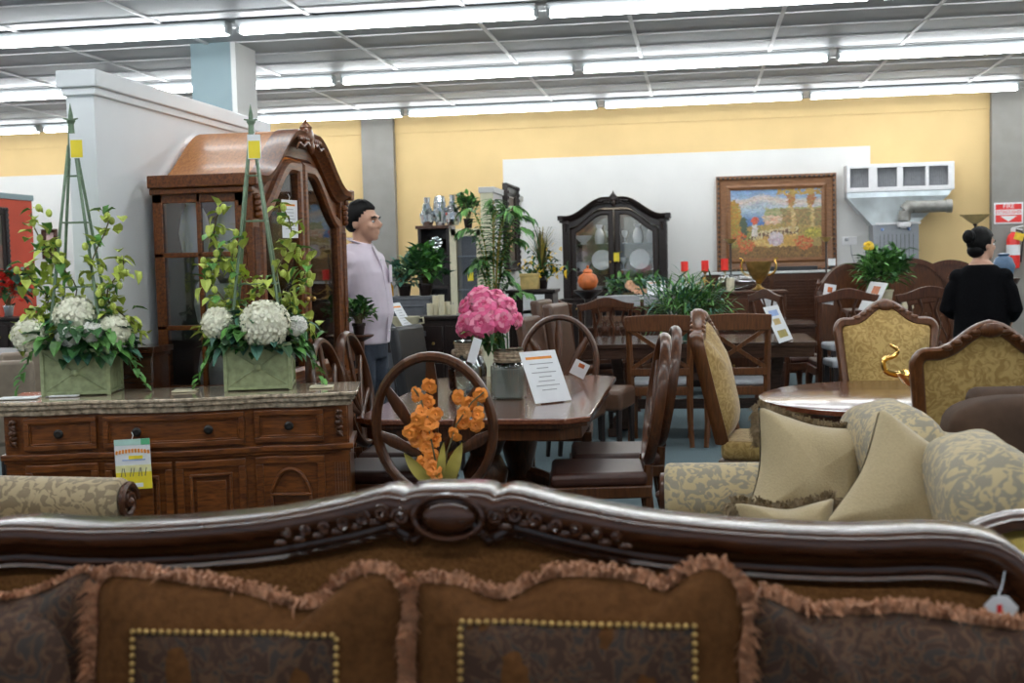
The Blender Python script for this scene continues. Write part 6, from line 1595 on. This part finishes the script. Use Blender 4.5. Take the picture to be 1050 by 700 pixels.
# grey hutch, its plants, counter table with bowl
a = at(384, 304, 9.75); b_ = at(441, 304, 9.75); hw_ = (b_.x-a.x)/2; hz = at(412, 304, 9.75).z
t = thing('hutch', 'charcoal hutch with green plants on top, right of the man', 'cabinet', ((a.x+b_.x)/2, 9.75, 0)); hx = t.location.x
MB().bb(-hw_, hw_, 0, .3, .0, hz-.02).obj('body', 'grey_furniture', t, .01); MB().bb(-hw_-.01, hw_+.01, -.01, .31, hz-.03, hz).obj('top', 'grey_furniture', t, .006)
MB().sweep([(-hw_+.05, .5), (hw_-.05, .5), (hw_-.05, hz-.08), (-hw_+.05, hz-.08)], [(-.012, -.001), (0, -.012), (.012, -.001)], True).obj('panel_moulding', 'grey_furniture', t)
bush('potted_plant', 'pale variegated potted plant, left one on the charcoal hutch', (at(415, 300, 9.9).x, 9.9, hz+.001), .13, 200, ['leaf_blue', 'leaf_lime2', 'leaf_blue'], 9, .08, .05, 'espresso', .10, .06, cz=.18)
bush('potted_plant', 'broad-leaved dark green potted plant, right one on the charcoal hutch', (at(436, 300, 9.9).x, 9.92, hz+.001), .15, 230, ['leaf_dark', 'leaf_mid', 'leaf_dark'], 10, .10, .065, 'espresso', .10, .06, cz=.24)
q = at(380, 304, 9.8)
a = at(380, 291, 9.85)
o = thing('amber_bottle', 'small amber bottle with dark cap at the left end of the charcoal hutch', 'bottle', (at(401, 300, 9.85).x, 9.83, hz+.001)); MB().lathe([(.024, 0), (.026, .01), (.026, .085), (.012, .105), (.012, .115)], n=14).obj('body', 'amber', o); MB().lathe([(.014, .112), (.014, .14)], n=12).obj('cap', 'black_plastic', o)
a = at(388, 342, 8.9); b_ = at(428, 344, 8.9); cz_ = at(410, 343, 8.9).z
t = thing('counter_table', 'charcoal counter-height table with a cream bowl, right of the man', 'table', ((a.x+b_.x)/2-.04, 9.22, 0)); w_ = (b_.x-a.x)/2+.01
MB().bb(-w_, w_, -.30, .34, cz_-.04, cz_).obj('tabletop', 'grey_furniture', t, .006); MB().bb(-w_+.03, w_-.03, -.26, .30, cz_-.14, cz_-.04).obj('apron', 'espresso', t, .004)
for a_ in (-1, 1):
    for b in (-1, 1): MB().bb(a_*(w_-.05)-.03, a_*(w_-.05)+.03, b*.26-.03, b*.26+.03, 0, cz_-.1).obj('leg', 'espresso', t, .004)
q = at(420, 332, 9.25)
o = thing('saucer', 'cream platter under the bowl on the charcoal counter table', 'plate', (q.x-.04, 9.2, cz_+.001)); MB().lathe([(.07, 0), (.09, .005), (.15, .016), (.15, .02), (0, .01)], n=24).obj('body', 'bowl_cream', o)
o = thing('bowl', 'cream bowl with handle on the charcoal counter table', 'bowl', (q.x-.02, 9.2, cz_+.022)); MB().lathe([(.05, 0), (.06, .01), (.10, .05), (.115, .10), (.108, .10), (.09, .05), (0, .02)], n=24).obj('body', 'bowl_cream', o); MB().tube([(.10, 0, .085), (.14, 0, .09), (.145, 0, .05), (.10, 0, .04)], .008, 6).obj('handle', 'bowl_cream', o)
fold_card('narrow white placard leaning on the charcoal counter table', (at(417, 337, 8.98).x, 8.98, cz_+.003), (at(427, 336, 9.12).x, 9.12, cz_+.003), .27, R(32), 'lines')
for i, (px, yt) in enumerate(((441, 311), (447, 303), (453, 302), (459, 309), (465, 312))):
    candle(('cream candle at the left end of the black sideboard', 'second cream candle from the left on the black sideboard', 'tallest cream candle in the middle of the black sideboard', 'fourth cream candle from the left on the black sideboard', 'cream candle nearest the peonies on the black sideboard')[i], px, yt, 325, 9.48+.05*(i % 2), .024, 'candle_cream', 'cream candles on the black sideboard', z=1.031)
q = at(446, 332, 8.5); ds = slab_chair('black tall-back chair right of the charcoal counter table', (q.x+.05, 8.5, 0), R(78), None, 'black_plastic', 1.0)
# plant between the cabinet and the man
q = at(361, 330, 7.12)
t = thing('plant_stand', 'slim dark plant stand between the cherry china cabinet and the man', 'plant stand', (q.x+.03, 7.16, 0)); MB().lathe([(.12, 0), (.13, .03), (.03, .06), (.03, q.z-.12), (.09, q.z-.09), (.09, q.z-.081)], n=18).obj('column', 'walnut_mid', t)
bush('potted_plant', 'small ivy pot between the cherry china cabinet and the man', (q.x+.03, 7.16, q.z-.08), .085, 150, ['leaf_dark', 'leaf_mid'], 12, .055, .04, 'espresso', .07, .04, cz=.13)
# small dark pedestal between the left planter and the cherry cabinet
t = thing('pedestal', 'short dark wooden pedestal between the left planter and the cherry cabinet', 'pedestal', (at(148, 352, 5.3).x, 5.30, 0))
MB().bb(-.075, .075, -.09, .09, .04, 1.07).obj('column', 'walnut', t, .006); MB().bb(-.095, .095, -.11, .11, 1.07, 1.10).bb(-.085, .085, -.10, .10, 1.05, 1.07).obj('top', 'walnut', t, .004); MB().bb(-.09, .09, -.105, .105, 0, .05).obj('foot', 'walnut', t, .004)
# left edge: table, chairs, flowers
t = thing('dining_table', 'white topped table at the left edge behind the tan chairs', 'table', (-5.9, 9.9, 0)); MB().bb(-.7, .7, -.45, .45, .73, .765).obj('tabletop', 'marble', t, .005)
for a_ in (-1, 1):
    for b in (-1, 1): MB().bb(a_*.62-.03, a_*.62+.03, b*.38-.03, b*.38+.03, 0, .735).obj('leg', 'espresso', t, .004)
s1 = slab_chair('tan upholstered chair at the left edge behind the buffet', (at(4, 375, 6.9).x-.04, 6.9, 0), R(205), 'tan upholstered chairs at the left edge', 'leather_tan', .93)
dup(s1, (at(26, 370, 7.6).x, 7.7, 0), R(215), 'tan upholstered chair between the left edge and the left planter')
chest('sideboard', 'dark sideboard at the left edge with red flowers on it', -12, 30, 11.9, .4, .98, 'espresso', None)
bush('flower_arrangement', 'red flowers on the dark sideboard at the left edge', (at(8, 310, 12.1).x, 12.1, .981), .22, 160, ['red_petal', 'leaf_dark', 'red_petal', 'leaf_blue'], 15, .12, .09, 'silver', .12, .06, cat='flowers', cz=.28)
q = at(52, 250, BY-.02); painting((q.x, BY-.016, q.z), .22, .42, 'small framed picture on the white wall just right of the red partition', 8, 12, lambda u, v: (.55, .38, .36), .05)
